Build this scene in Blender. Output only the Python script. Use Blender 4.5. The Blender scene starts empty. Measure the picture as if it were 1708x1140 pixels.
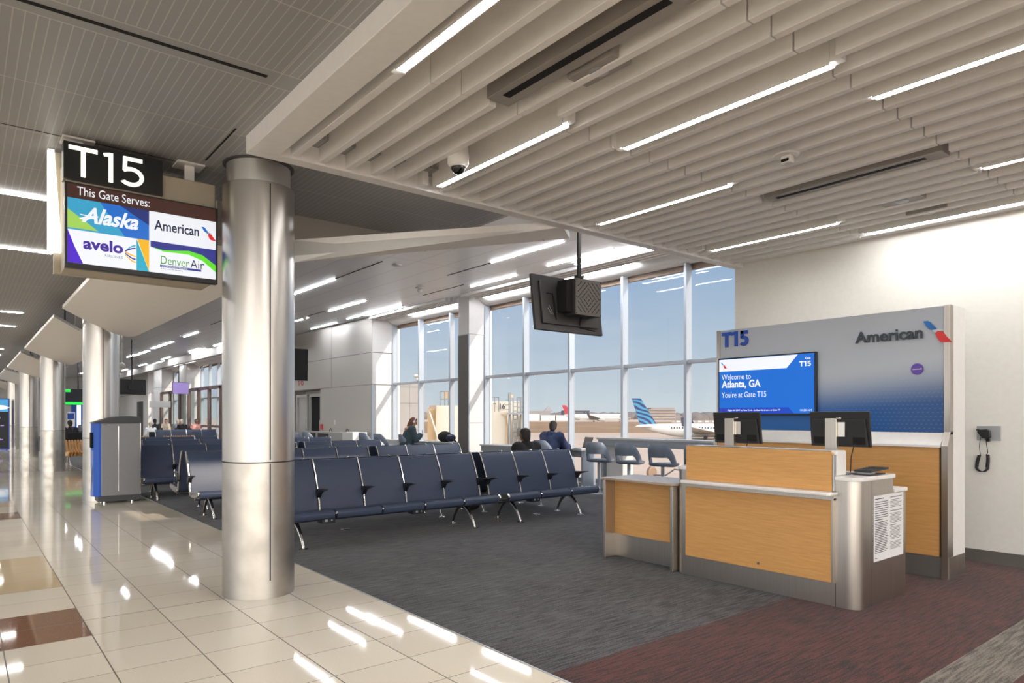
import bpy, bmesh, math, random
from mathutils import Vector, Matrix
random.seed(7)
PI = math.pi
sc = bpy.context.scene
C = sc.collection

# ------------------------------------------------------------------ camera geometry (used for setting out far, out-of-doors things)
TH = math.atan2(920.0, 1138.7)
FW = Vector((math.sin(TH), math.cos(TH), 0)); RT = Vector((math.cos(TH), -math.sin(TH), 0))
EYE = 1.4

def away(px, t, z=0.0):
    """ground position t metres out along the view axis, at the bearing of a photo column"""
    p = FW * t + RT * (t * (px - 854) / 1138.7)
    return Vector((p.x, p.y, z))

def lin(c):
    return tuple(((x / 255.0) / 12.92 if x / 255.0 <= 0.04045 else ((x / 255.0 + 0.055) / 1.055) ** 2.4) for x in c)

# ------------------------------------------------------------------ materials
MATS = {}

def nodes_of(name):
    m = bpy.data.materials.new(name); m.use_nodes = True
    nt = m.node_tree
    b = nt.nodes['Principled BSDF']
    return m, nt, b

def pm(name, rgb, rough=0.5, metal=0.0, var=0.0, scale=20.0, bump=0.0, stretch=None, spec=0.5, coat=0.0, rvar=0.0, bscale=None):
    if name in MATS: return MATS[name]
    m, nt, b = nodes_of(name)
    col = lin(rgb)
    b.inputs['Base Color'].default_value = (*col, 1)
    b.inputs['Roughness'].default_value = rough
    b.inputs['Metallic'].default_value = metal
    b.inputs['Specular IOR Level'].default_value = spec
    b.inputs['Coat Weight'].default_value = coat
    tc = nt.nodes.new('ShaderNodeTexCoord'); mp = nt.nodes.new('ShaderNodeMapping')
    nt.links.new(tc.outputs['Object'], mp.inputs['Vector'])
    if stretch: mp.inputs['Scale'].default_value = stretch
    nz = nt.nodes.new('ShaderNodeTexNoise'); nz.inputs['Scale'].default_value = scale; nz.inputs['Detail'].default_value = 4
    nt.links.new(mp.outputs['Vector'], nz.inputs['Vector'])
    v = var if var else 0.02
    cr = nt.nodes.new('ShaderNodeValToRGB')
    cr.color_ramp.elements[0].position = 0.3; cr.color_ramp.elements[1].position = 0.7
    cr.color_ramp.elements[0].color = (*[c * (1 - v) for c in col], 1)
    cr.color_ramp.elements[1].color = (*[min(1, c * (1 + v)) for c in col], 1)
    nt.links.new(nz.outputs['Fac'], cr.inputs['Fac'])
    nt.links.new(cr.outputs['Color'], b.inputs['Base Color'])
    if rvar:
        mr = nt.nodes.new('ShaderNodeMapRange')
        mr.inputs['To Min'].default_value = max(0.02, rough - rvar); mr.inputs['To Max'].default_value = rough + rvar
        nt.links.new(nz.outputs['Fac'], mr.inputs['Value']); nt.links.new(mr.outputs['Result'], b.inputs['Roughness'])
    if bump:
        bp = nt.nodes.new('ShaderNodeBump'); bp.inputs['Strength'].default_value = bump; bp.inputs['Distance'].default_value = 0.01
        src = nz
        if bscale:
            src = nt.nodes.new('ShaderNodeTexNoise'); src.inputs['Scale'].default_value = bscale; src.inputs['Detail'].default_value = 2
            nt.links.new(mp.outputs['Vector'], src.inputs['Vector'])
        nt.links.new(src.outputs['Fac'], bp.inputs['Height']); nt.links.new(bp.outputs['Normal'], b.inputs['Normal'])
    MATS[name] = m
    return m

def em(name, rgb, strength, base=None):
    if name in MATS: return MATS[name]
    m, nt, b = nodes_of(name)
    b.inputs['Base Color'].default_value = (*[c * 0.5 for c in lin(base or rgb)], 1)
    b.inputs['Emission Color'].default_value = (*lin(rgb), 1)
    b.inputs['Emission Strength'].default_value = strength
    b.inputs['Roughness'].default_value = 0.4
    MATS[name] = m
    return m

class NB:
    """tiny helper for maths in node trees"""
    def __init__(s, nt): s.nt = nt
    def v(s, sock, x):
        if isinstance(x, (int, float)): sock.default_value = x
        else: s.nt.links.new(x, sock)
    def m(s, op, a, b=0.0, c=None):
        n = s.nt.nodes.new('ShaderNodeMath'); n.operation = op
        s.v(n.inputs[0], a); s.v(n.inputs[1], b)
        if c is not None: s.v(n.inputs[2], c)
        return n.outputs[0]
    def mix(s, f, a, b):
        n = s.nt.nodes.new('ShaderNodeMix'); n.data_type = 'RGBA'
        s.v(n.inputs[0], f)
        for sock, x in ((n.inputs[6], a), (n.inputs[7], b)):
            if isinstance(x, tuple): sock.default_value = (*x, 1)
            else: s.nt.links.new(x, sock)
        return n.outputs[2]
    def xyz(s, kind='Object'):
        tc = s.nt.nodes.new('ShaderNodeTexCoord'); sp = s.nt.nodes.new('ShaderNodeSeparateXYZ')
        s.nt.links.new(tc.outputs[kind], sp.inputs[0]); s.tc = tc
        return sp.outputs[0], sp.outputs[1], sp.outputs[2]
    def noise(s, scale, stretch=(1, 1, 1), detail=3):
        tc = s.nt.nodes.new('ShaderNodeTexCoord'); mp = s.nt.nodes.new('ShaderNodeMapping'); mp.inputs['Scale'].default_value = stretch
        n = s.nt.nodes.new('ShaderNodeTexNoise'); n.inputs['Scale'].default_value = scale; n.inputs['Detail'].default_value = detail
        s.nt.links.new(tc.outputs['Object'], mp.inputs[0]); s.nt.links.new(mp.outputs[0], n.inputs[0])
        return n.outputs['Fac']
    def line(s, x, off, period, w):
        """1 on thin lines of width w every period"""
        a = s.m('SUBTRACT', x, off - w / 2); q = s.m('FLOORED_MODULO', a, period)
        return s.m('LESS_THAN', q, w)
    def box(s, x, a, b):
        return s.m('MULTIPLY', s.m('GREATER_THAN', x, a), s.m('LESS_THAN', x, b))
    def rng(s, x, a, b, lo, hi):
        n = s.nt.nodes.new('ShaderNodeMapRange'); s.v(n.inputs[0], x)
        for i, q in enumerate((a, b, lo, hi)): n.inputs[i + 1].default_value = q
        return n.outputs[0]

def mat_tile():
    m, nt, b = nodes_of('polished_tile'); k = NB(nt); x, y, z = k.xyz()
    base = lin((238, 228, 210)); grain = k.noise(160, detail=2); cell = k.noise(1.3)
    nx = k.m('FLOOR', k.m('DIVIDE', k.m('SUBTRACT', x, 0.2), 0.4575)); ny = k.m('FLOOR', k.m('DIVIDE', k.m('SUBTRACT', y, 5.09), 0.405))
    wn = nt.nodes.new('ShaderNodeTexWhiteNoise'); wn.noise_dimensions = '2D'
    cb = nt.nodes.new('ShaderNodeCombineXYZ'); nt.links.new(nx, cb.inputs[0]); nt.links.new(ny, cb.inputs[1]); nt.links.new(cb.outputs[0], wn.inputs[0])
    c0 = k.mix(k.rng(grain, 0.35, 0.65, 0, 1), tuple(q * 0.93 for q in base), base)
    c0 = k.mix(k.m('MULTIPLY', wn.outputs['Value'], 0.14), c0, lin((180, 160, 135)))
    # amber and brown tiles let into the field on the concourse side
    ycell = k.m('FLOORED_MODULO', k.m('SUBTRACT', y, 5.09), 6.48)
    brown = k.m('MULTIPLY', k.m('LESS_THAN', x, 0.6575), k.m('LESS_THAN', ycell, 0.81))
    amber = k.m('MULTIPLY', k.m('LESS_THAN', x, 0.6575), k.box(ycell, 1.62, 3.24))
    dk = k.mix(k.rng(grain, 0.3, 0.7, 0, 1), lin((104, 68, 48)), lin((150, 104, 76)))
    c0 = k.mix(brown, c0, dk)
    c0 = k.mix(k.m('MULTIPLY', amber, 0.65), c0, lin((200, 168, 112)))
    jx = k.line(x, 0.2, 0.4575, 0.007); jy = k.line(y, 5.09, 0.405, 0.006); jd = k.box(y, 5.491, 5.499)
    c0 = k.mix(k.m('MULTIPLY', jy, 0.95), c0, lin((120, 98, 76)))
    c0 = k.mix(k.m('MULTIPLY', k.m('MAXIMUM', jx, jd), 0.9), c0, lin((62, 46, 36)))
    nt.links.new(c0, b.inputs['Base Color'])
    r = k.rng(cell, 0.3, 0.7, 0.03, 0.06)
    r = k.m('ADD', r, k.m('MULTIPLY', k.m('MAXIMUM', jx, jy), 0.4)); nt.links.new(r, b.inputs['Roughness'])
    b.inputs['Specular IOR Level'].default_value = 0.32
    return m

def mat_carpet(name, a, c, dir_x=True):
    m, nt, b = nodes_of(name); k = NB(nt); x, y, z = k.xyz()
    s = k.noise(1.0, (5, 60, 1), 6); f = k.noise(110, (1, 1, 1), 2); dash = k.noise(1.0, (9, 70, 1), 3); big = k.noise(1.2)
    t = k.m('ADD', k.m('MULTIPLY', s, 0.5), k.m('ADD', k.m('MULTIPLY', f, 0.35), k.m('MULTIPLY', big, 0.15)))
    cc = k.mix(k.rng(t, 0.43, 0.57, 0, 1), lin(a), lin(c))
    red = k.m('GREATER_THAN', dash, 0.66)
    cc = k.mix(k.m('MULTIPLY', red, 0.35), cc, lin((120, 62, 58)))
    nt.links.new(cc, b.inputs['Base Color']); b.inputs['Roughness'].default_value = 0.95
    b.inputs['Sheen Weight'].default_value = 0.15; b.inputs['Specular IOR Level'].default_value = 0.15
    bp = nt.nodes.new('ShaderNodeBump'); bp.inputs['Strength'].default_value = 0.5; bp.inputs['Distance'].default_value = 0.004
    nt.links.new(f, bp.inputs['Height']); nt.links.new(bp.outputs[0], b.inputs['Normal'])
    return m

def mat_panel_ceiling(name, rgb, stripes=True, joints=(4.12, 0.86), dark=(70, 64, 60), light=(205, 200, 194)):
    m, nt, b = nodes_of(name); k = NB(nt); x, y, z = k.xyz()
    c = k.mix(k.rng(k.noise(0.7), 0.3, 0.7, 0, 1), tuple(q * 0.95 for q in lin(rgb)), lin(rgb))
    if stripes:
        c = k.mix(k.m('MULTIPLY', k.m('MULTIPLY', k.line(x, 0.0, 0.05, 0.006), k.m('SUBTRACT', 1.0, k.box(y, 3.93, 4.12))), 0.42), c, lin(light))
    j = k.m('MAXIMUM', k.line(y, joints[0], joints[1], 0.009), k.box(y, 3.928, 3.937))
    c = k.mix(k.m('MULTIPLY', j, 0.5), c, lin(light))
    j2 = k.line(x, 1.46, 2.6, 0.007)
    c = k.mix(k.m('MULTIPLY', j2, 0.5), c, lin(light))
    nt.links.new(c, b.inputs['Base Color']); b.inputs['Roughness'].default_value = 0.45
    return m

def mat_hold_ceiling():
    m, nt, b = nodes_of('hold_room_ceiling_panels'); k = NB(nt); x, y, z = k.xyz()
    c = k.mix(k.rng(k.noise(0.5), 0.3, 0.7, 0, 1), lin((238, 241, 244)), lin((244, 246, 248)))
    j = k.line(x, 6.14, 0.6, 0.012); jy = k.line(y, 0.4, 3.6, 0.012)
    c = k.mix(k.m('MULTIPLY', k.m('MAXIMUM', j, jy), 0.5), c, lin((120, 122, 124)))
    nt.links.new(c, b.inputs['Base Color']); b.inputs['Roughness'].default_value = 0.35; b.inputs['Specular IOR Level'].default_value = 0.9
    return m

def mat_wood(name, a, c):
    m, nt, b = nodes_of(name); k = NB(nt)
    g = k.noise(5, (1.0, 1.0, 22), 6); f = k.noise(60, (0.6, 0.6, 10), 3)
    t = k.m('ADD', k.m('MULTIPLY', g, 0.7), k.m('MULTIPLY', f, 0.3))
    nt.links.new(k.mix(k.rng(t, 0.35, 0.65, 0, 1), lin(a), lin(c)), b.inputs['Base Color'])
    b.inputs['Roughness'].default_value = 0.38
    return m

def mat_steel(name, rgb, rough, direction=(40, 40, 0.6), amount=0.12, blotch=0.0, rv=0.03):
    m, nt, b = nodes_of(name); k = NB(nt)
    n = k.noise(6, direction, 4); c = lin(rgb)
    n2 = k.noise(5, (1, 1, 1), 4)
    cc = k.mix(k.rng(n, 0.3, 0.7, 0, 1), tuple(q * (1 - amount) for q in c), c)
    if blotch:
        cc = k.mix(k.m('MULTIPLY', k.rng(n2, 0.4, 0.65, 0, 1), blotch), cc, tuple(q * 0.7 for q in c))
    nt.links.new(cc, b.inputs['Base Color'])
    b.inputs['Metallic'].default_value = 1.0
    r = k.rng(n, 0.3, 0.7, rough * (1 - rv), rough * (1 + rv))
    if blotch: r = k.m('ADD', r, k.m('MULTIPLY', k.rng(n2, 0.4, 0.65, 0, 1), 0.12))
    nt.links.new(r, b.inputs['Roughness'])
    return m

def mat_glass(name='window_glass', tint=(0.975, 0.985, 0.99), refl=0.06):
    m, nt, b = nodes_of(name)
    nt.nodes.remove(b); out = nt.nodes['Material Output']
    t = nt.nodes.new('ShaderNodeBsdfTransparent'); t.inputs[0].default_value = (*tint, 1)
    g = nt.nodes.new('ShaderNodeBsdfGlossy'); g.inputs['Roughness'].default_value = 0.01
    lw = nt.nodes.new('ShaderNodeLayerWeight'); lw.inputs[0].default_value = 0.25
    mr = nt.nodes.new('ShaderNodeMapRange'); mr.inputs[3].default_value = refl * 0.4; mr.inputs[4].default_value = refl * 3
    nt.links.new(lw.outputs['Facing'], mr.inputs[0])
    mx = nt.nodes.new('ShaderNodeMixShader'); nt.links.new(mr.outputs[0], mx.inputs[0])
    nt.links.new(t.outputs[0], mx.inputs[1]); nt.links.new(g.outputs[0], mx.inputs[2]); nt.links.new(mx.outputs[0], out.inputs[0])
    return m

def mat_backwall_print():
    """the printed graphic: silver above, a wave of airline blue below with rows of small dashes"""
    m, nt, b = nodes_of('printed_gradient_panel'); k = NB(nt); x, y, z = k.xyz()
    # object coordinates are metres from the thing's base: y -1.2..1.2, z 0..2.4
    wave = k.m('MULTIPLY', k.m('SINE', k.m('MULTIPLY', k.m('ADD', y, 0.6), 1.6)), -0.06)
    h = k.m('SUBTRACT', z, wave)
    f = k.rng(h, 1.44, 1.72, 1, 0)
    n = nt.nodes.new('ShaderNodeMapRange'); n.interpolation_type = 'SMOOTHSTEP'
    nt.links.new(h, n.inputs[0]); n.inputs[1].default_value = 1.46; n.inputs[2].default_value = 1.90; n.inputs[3].default_value = 1; n.inputs[4].default_value = 0
    silver = k.mix(k.rng(z, 1.6, 2.4, 0, 1), lin((190, 197, 206)), lin((172, 178, 188)))
    blue = k.mix(k.rng(y, -1.2, 0.4, 0, 1), lin((40, 78, 132)), lin((0, 92, 166)))
    c = k.mix(n.outputs[0], silver, blue)
    d1 = k.m('LESS_THAN', k.m('FLOORED_MODULO', k.m('ADD', y, k.m('MULTIPLY', z, 0.5)), 0.04), 0.016)
    d2 = k.m('LESS_THAN', k.m('FLOORED_MODULO', z, 0.035), 0.01)
    dots = k.m('MULTIPLY', k.m('MULTIPLY', d1, d2), k.m('MULTIPLY', k.rng(y, 0.1, -0.7, 0, 1), k.rng(z, 1.78, 1.6, 0, 1)))
    c = k.mix(k.m('MULTIPLY', dots, 0.10), c, lin((170, 196, 220)))
    nt.links.new(c, b.inputs['Base Color']); b.inputs['Roughness'].default_value = 0.3
    return m

def mat_tail_waves():
    m, nt, b = nodes_of('tail_ribbon_pattern'); k = NB(nt)
    tc = nt.nodes.new('ShaderNodeTexCoord'); mp = nt.nodes.new('ShaderNodeMapping'); mp.inputs['Location'].default_value = (0.9, 0, 0.4)
    mp.inputs['Scale'].default_value = (0.35, 0.35, 0.5)
    w = nt.nodes.new('ShaderNodeTexWave'); w.wave_type = 'RINGS'; w.rings_direction = 'Y'; w.inputs['Scale'].default_value = 0.62; w.inputs['Distortion'].default_value = 9.0
    w.inputs['Detail'].default_value = 1; w.inputs['Detail Scale'].default_value = 0.6
    nt.links.new(tc.outputs['Object'], mp.inputs[0]); nt.links.new(mp.outputs[0], w.inputs[0])
    cr = nt.nodes.new('ShaderNodeValToRGB'); cr.color_ramp.interpolation = 'CONSTANT'
    e = cr.color_ramp.elements; e[0].position = 0; e[0].color = (*lin((10, 34, 80)), 1); e[1].position = 0.36; e[1].color = (*lin((14, 84, 140)), 1)
    q = e.new(0.6); q.color = (*lin((56, 124, 156)), 1)
    nt.links.new(w.outputs['Fac'], cr.inputs[0]); nt.links.new(cr.outputs[0], b.inputs['Base Color'])
    return m

M = {}
M['tile'] = mat_tile()
M['carpet'] = mat_carpet('charcoal_carpet', (24, 24, 26), (84, 83, 86))
M['redcarpet'] = mat_carpet('red_carpet', (26, 12, 12), (88, 38, 34))
M['beigecarpet'] = mat_carpet('grey_border_carpet', (74, 68, 62), (130, 122, 112))
M['cceil'] = mat_panel_ceiling('concourse_ceiling_panels', (145, 145, 146))
M['hceil'] = mat_hold_ceiling()
M['white'] = pm('white_paint', (234, 233, 231), 0.5)
M['slat'] = pm('slat_paint', (240, 239, 238), 0.5)
M['deck'] = pm('plenum_board', (214, 208, 200), 0.7)
M['wall'] = pm('warm_white_wall', (226, 224, 219), 0.55)
M['panelwall'] = pm('metal_wall_panel', (196, 192, 186), 0.4)
M['whitepanel'] = pm('white_wall_panel', (214, 212, 210), 0.4)
M['canopy'] = pm('canopy_plaster', (240, 237, 233), 0.45)
M['bulk'] = pm('bulkhead_paint', (176, 170, 164), 0.5)
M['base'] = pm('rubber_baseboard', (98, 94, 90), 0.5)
M['steel'] = mat_steel('brushed_steel_column', (196, 192, 187), 0.3, (12, 12, 0.3), 0.03)
M['steelbase'] = mat_steel('scuffed_steel_sleeve', (196, 191, 184), 0.34, (12, 12, 0.3), 0.03, 0.4)
M['polish'] = mat_steel('polished_steel', (240, 237, 232), 0.34, (20, 20, 0.5), 0.04)
M['dsteel'] = mat_steel('brushed_desk_steel', (204, 197, 189), 0.32, (60, 60, 0.5), 0.16)
M['chrome'] = mat_steel('polished_aluminium', (222, 218, 212), 0.2, (5, 5, 5), 0.04)
M['alu'] = pm('anodised_aluminium', (172, 180, 190), 0.35, 0.1)
M['aludark'] = pm('grey_mullion_side', (120, 124, 130), 0.4, 0.5)
M['wood'] = mat_wood('maple_laminate', (200, 148, 86), (215, 164, 102))
M['slatwood'] = mat_wood('golden_slat_wood', (196, 138, 70), (222, 168, 98))
M['vinyl'] = pm('navy_vinyl', (62, 71, 93), 0.42, spec=0.35, var=0.03, bump=0.02, bscale=400)
M['arm'] = pm('black_urethane', (30, 32, 38), 0.4)
M['black'] = pm('black_plastic', (26, 26, 28), 0.42)
M['blackgloss'] = pm('black_gloss', (12, 12, 14), 0.12)
M['darkgrey'] = pm('dark_grey_metal', (62, 60, 60), 0.45, 0.3)
M['grill'] = pm('perforated_grey_cover', (92, 86, 82), 0.5, 0.2)
M['slot'] = pm('slot_black', (8, 8, 8), 0.9)
M['vent'] = pm('diffuser_grey', (150, 145, 140), 0.5)
M['beigemetal'] = pm('beige_sign_cabinet', (176, 166, 148), 0.5)
M['stone'] = pm('solid_surface_white', (236, 234, 232), 0.3)
M['paper'] = pm('printed_paper', (236, 236, 238), 0.6)
M['ink'] = pm('print_ink', (70, 72, 78), 0.7)
M['glass'] = mat_glass(refl=0.02)
M['sglass'] = mat_glass('store_glass', (0.93, 0.96, 0.95), 0.08)
M['bin'] = pm('silver_bin_panel', (134, 134, 138), 0.42, 0.35)
M['binblue'] = pm('blue_bin_wrap', (18, 84, 190), 0.35)
M['binpale'] = pm('pale_blue_print', (120, 140, 200), 0.35)
M['bindark'] = pm('bin_charcoal', (66, 66, 70), 0.45)
M['stool'] = pm('slate_stool_shell', (116, 127, 144), 0.4)
M['tabletop'] = pm('grey_laminate', (186, 184, 182), 0.35)
M['taupe'] = pm('taupe_laminate', (172, 152, 134), 0.22)
M['trimgrey'] = pm('grey_metal_trim', (176, 180, 184), 0.35, 0.6)
M['print'] = mat_backwall_print()
M['royal'] = pm('royal_blue_letters', (38, 78, 170), 0.4)
M['slate'] = pm('charcoal_letters', (52, 58, 70), 0.4)
M['flblue'] = pm('flight_blue', (20, 104, 178), 0.35)
M['flred'] = pm('flight_red', (206, 40, 44), 0.35)
M['flgrey'] = pm('flight_silver', (206, 208, 212), 0.3)
M['violet'] = pm('violet_disc', (92, 60, 160), 0.3)
M['exitred'] = pm('red_lettering', (200, 60, 60), 0.5)
M['light'] = em('lamp_diffuser', (253, 251, 248), 50.0)
M['lightcool'] = em('lamp_diffuser_cool', (248, 250, 255), 52.0)
M['lit'] = em('backlit_panel', (255, 250, 238), 2.2)
M['litletter'] = em('backlit_letters', (255, 248, 220), 1.5)
M['signblack'] = pm('sign_black', (30, 31, 34), 0.3)
S_ = 0.80
for nme, rgb in dict(scr_white=(226, 230, 238), scr_brown=(58, 30, 22), scr_teal=(50, 150, 190), scr_sky=(70, 150, 200), scr_blue=(0, 92, 176), scr_royal=(22, 100, 190), scr_navy=(28, 44, 110),
                     scr_green=(150, 196, 84), scr_purple=(70, 20, 190), scr_gold=(226, 172, 20), scr_aqua=(30, 160, 190), scr_lime=(90, 210, 30), scr_lime2=(70, 180, 40),
                     scr_ink=(24, 30, 60), scr_violet=(60, 30, 140), scr_deny=(40, 44, 130), scr_dgreen=(70, 140, 50), scr_red=(206, 30, 44), scr_grey=(120, 124, 136),
                     scr_aa=(0, 98, 196), scr_band=(0, 62, 178), scr_black=(10, 14, 24), scr_neon=(30, 230, 80), scr_lilac=(150, 130, 190)).items():
    M[nme] = em(nme, rgb, S_)
M['neonblue'] = em('blue_white_lit_column', (190, 215, 255), 2.5)
# out of doors
M['apron'] = pm('apron_concrete', (164, 146, 132), 0.8, var=0.08, scale=0.03)
M['grass'] = pm('dry_grass', (122, 96, 70), 0.9, var=0.15, scale=0.05)
M['jetwhite'] = pm('aircraft_white', (192, 190, 188), 0.35)
M['jetgrey'] = pm('aircraft_grey', (150, 148, 148), 0.4)
M['jetdark'] = pm('aircraft_window', (40, 40, 48), 0.3)
M['tailred'] = pm('tail_red', (150, 22, 40), 0.4)
M['navy'] = pm('tail_navy', (30, 34, 60), 0.4)
M['tailwave'] = mat_tail_waves()
M['jbridge'] = pm('cream_bridge_panel', (184, 175, 162), 0.6)
M['jbridge2'] = pm('tan_bridge_panel', (190, 156, 114), 0.6)
M['steelrail'] = pm('galvanised_rail', (120, 124, 128), 0.5, 0.4)
M['bldg1'] = pm('tan_building', (142, 126, 112), 0.8, var=0.1, scale=0.2)
M['bldg2'] = pm('grey_building', (96, 96, 104), 0.8, var=0.15, scale=0.15)
M['bldg3'] = pm('hangar_grey', (122, 118, 118), 0.8)
M['tank'] = pm('white_storage', (182, 179, 176), 0.7)
M['trees'] = pm('bare_trees', (98, 92, 90), 0.95, var=0.3, scale=0.08)
M['brownhead'] = pm('bronze_head_trim', (122, 98, 78), 0.5)
M['extwall'] = pm('exterior_panel', (138, 132, 128), 0.6)
# people
M['skin'] = pm('skin_tone', (196, 150, 124), 0.5)
M['skin2'] = pm('skin_tone_brown', (120, 82, 62), 0.5)
M['hair'] = pm('dark_hair', (34, 28, 26), 0.7, bump=0.3, bscale=120)
M['hairb'] = pm('brown_hair', (110, 74, 54), 0.7, bump=0.3, bscale=120)
M['hairg'] = pm('pale_hair', (190, 176, 158), 0.7)
for nme, rgb in dict(c_navy=(38, 50, 84), c_black=(26, 26, 28), c_teal=(54, 72, 78), c_jeans=(52, 62, 86), c_white=(232, 232, 232), c_beige=(206, 190, 170), c_pink=(220, 160, 150), c_grey=(110, 112, 118), c_fur=(180, 130, 110)).items():
    M[nme] = pm(nme, rgb, 0.85, var=0.06, scale=30, bump=0.1, bscale=90)

# ------------------------------------------------------------------ mesh building
class MB:
    def __init__(s): s.v = []; s.f = []
    def add(s, vs, fs):
        n = len(s.v); s.v += [tuple(p) for p in vs]; s.f += [tuple(i + n for i in f) for f in fs]; return s
    def box(s, x0, x1, y0, y1, z0, z1):
        x0, x1 = min(x0, x1), max(x0, x1); y0, y1 = min(y0, y1), max(y0, y1); z0, z1 = min(z0, z1), max(z0, z1)
        vs = [(x, y, z) for z in (z0, z1) for x, y in ((x0, y0), (x1, y0), (x1, y1), (x0, y1))]
        return s.add(vs, [(3, 2, 1, 0), (4, 5, 6, 7), (0, 1, 5, 4), (1, 2, 6, 5), (2, 3, 7, 6), (3, 0, 4, 7)])
    def prism(s, poly, fn, a, b):
        """poly of 2-d points; fn(u, v, w) -> 3-d; between w=a and w=b"""
        n = len(poly)
        vs = [fn(u, v, a) for u, v in poly] + [fn(u, v, b) for u, v in poly]
        fs = [tuple(range(n))[::-1], tuple(range(n, 2 * n))] + [(i, (i + 1) % n, n + (i + 1) % n, n + i) for i in range(n)]
        return s.add(vs, fs)
    def px(s, poly, x0, x1): return s.prism(poly, lambda u, v, w: (w, u, v), x0, x1)      # poly in (y, z)
    def py(s, poly, y0, y1): return s.prism(poly, lambda u, v, w: (u, w, v), y0, y1)      # poly in (x, z)
    def pz(s, poly, z0, z1): return s.prism(poly, lambda u, v, w: (u, v, w), z0, z1)      # poly in (x, y)
    def rings(s, rings, close=True, cap=True):
        n = len(rings[0]); vs = [p for r in rings for p in r]; fs = []
        for j in range(len(rings) - 1):
            for i in range(n if close else n - 1):
                a = j * n + i; b = j * n + (i + 1) % n; fs.append((a, b, b + n, a + n))
        if cap:
            fs.append(tuple(range(n))[::-1]); fs.append(tuple(range((len(rings) - 1) * n, len(rings) * n)))
        return s.add(vs, fs)
    def lathe(s, prof, c=(0, 0, 0), seg=32, axis='z'):
        def pt(r, h, a):
            u, v = r * math.cos(a), r * math.sin(a)
            p = (u, v, h) if axis == 'z' else ((h, u, v) if axis == 'x' else (v, h, u))
            return (p[0] + c[0], p[1] + c[1], p[2] + c[2])
        return s.rings([[pt(r, h, 2 * PI * i / seg) for i in range(seg)] for r, h in prof])
    def tube(s, pts, r, seg=10):
        pts = [Vector(p) for p in pts]; n = len(pts)
        rs = r if isinstance(r, (list, tuple)) else [r] * n
        out = []; up = None
        for i, p in enumerate(pts):
            t = (pts[min(i + 1, n - 1)] - pts[max(i - 1, 0)]).normalized()
            if up is None or abs(up.dot(t)) > 0.99:
                up = Vector((0, 0, 1)) if abs(t.z) < 0.9 else Vector((1, 0, 0))
            a = t.cross(up).normalized(); b = a.cross(t).normalized(); up = b
            out.append([p + (a * math.cos(2 * PI * k / seg) + b * math.sin(2 * PI * k / seg)) * rs[i] for k in range(seg)])
        return s.rings(out)
    def ball(s, c, r, seg=14, rg=8):
        r = (r, r, r) if isinstance(r, (int, float)) else r
        rings = []
        for j in range(rg + 1):
            ph = PI * j / rg; q = max(math.sin(ph), 0.02)
            rings.append([(c[0] + r[0] * q * math.cos(2 * PI * i / seg), c[1] + r[1] * q * math.sin(2 * PI * i / seg), c[2] - r[2] * math.cos(ph)) for i in range(seg)])
        return s.rings(rings)
    def quad(s, a, b, c, d): return s.add([a, b, c, d], [(0, 1, 2, 3)])
    def flat(s, poly, O, R, U, d=0.0, th=0.0012):
        """a thin plate: poly (u, v) laid on plane O + uR + vU, standing d proud"""
        O, R, U = Vector(O), Vector(R), Vector(U); N = R.cross(U)
        return s.prism(poly, lambda u, v, w: O + R * u + U * v + N * w, d, d + th)

ORG = {}

def build(name, mb, mat, parent=None, bevel=0.0, smooth=None, seg=2, subsurf=0):
    me = bpy.data.meshes.new(name)
    o0 = ORG.get(parent.name, Vector((0, 0, 0))) if parent else Vector((0, 0, 0))
    vs = [(p[0] - o0.x, p[1] - o0.y, p[2] - o0.z) for p in mb.v]
    me.from_pydata(vs, [], mb.f); me.validate()
    b = bmesh.new(); b.from_mesh(me); bmesh.ops.recalc_face_normals(b, faces=b.faces); b.to_mesh(me); b.free()
    me.materials.append(mat)
    ob = bpy.data.objects.new(name, me); C.objects.link(ob)
    if parent: ob.parent = parent
    ORG[ob.name] = o0
    if smooth is not None:
        for p in me.polygons: p.use_smooth = True
        try: me.set_sharp_from_angle(angle=math.radians(smooth))
        except Exception: pass
    if bevel:
        md = ob.modifiers.new('bevel', 'BEVEL'); md.width = bevel; md.segments = seg; md.limit_method = 'ANGLE'; md.angle_limit = math.radians(40)
        md.use_clamp_overlap = True
    if subsurf:
        md = ob.modifiers.new('sub', 'SUBSURF'); md.levels = subsurf; md.render_levels = subsurf
    return ob

def thing(name, label, cat, loc=(0, 0, 0), rz=0.0, group=None):
    o = bpy.data.objects.new(name, None); o.empty_display_size = 0.1; C.objects.link(o)
    o.location = loc; o.rotation_euler = (0, 0, rz)
    o['label'] = label; o['category'] = cat
    if group: o['group'] = group
    ORG[o.name] = Vector(loc) if rz == 0.0 else Vector((0, 0, 0))
    return o

def tag(o, label, cat, group=None, kind=None):
    o['label'] = label; o['category'] = cat
    if group: o['group'] = group
    if kind: o['kind'] = kind
    return o

def struct(name, mb, mat, parent=None, **kw):
    o = build(name, mb, mat, parent, **kw)
    if parent is None: o['kind'] = 'structure'
    return o

def dup(root, loc, rz=0.0, label=None, group=None):
    def cp(o, par):
        c = o.copy(); C.objects.link(c)
        if par is not None: c.parent = par
        ORG[c.name] = Vector((0, 0, 0))
        for ch in [q for q in C.objects if q.parent == o]: cp(ch, c)
        return c
    r = cp(root, None); r.location = loc; r.rotation_euler = (0, 0, rz)
    if label: r['label'] = label
    if group: r['group'] = group
    return r

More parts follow.
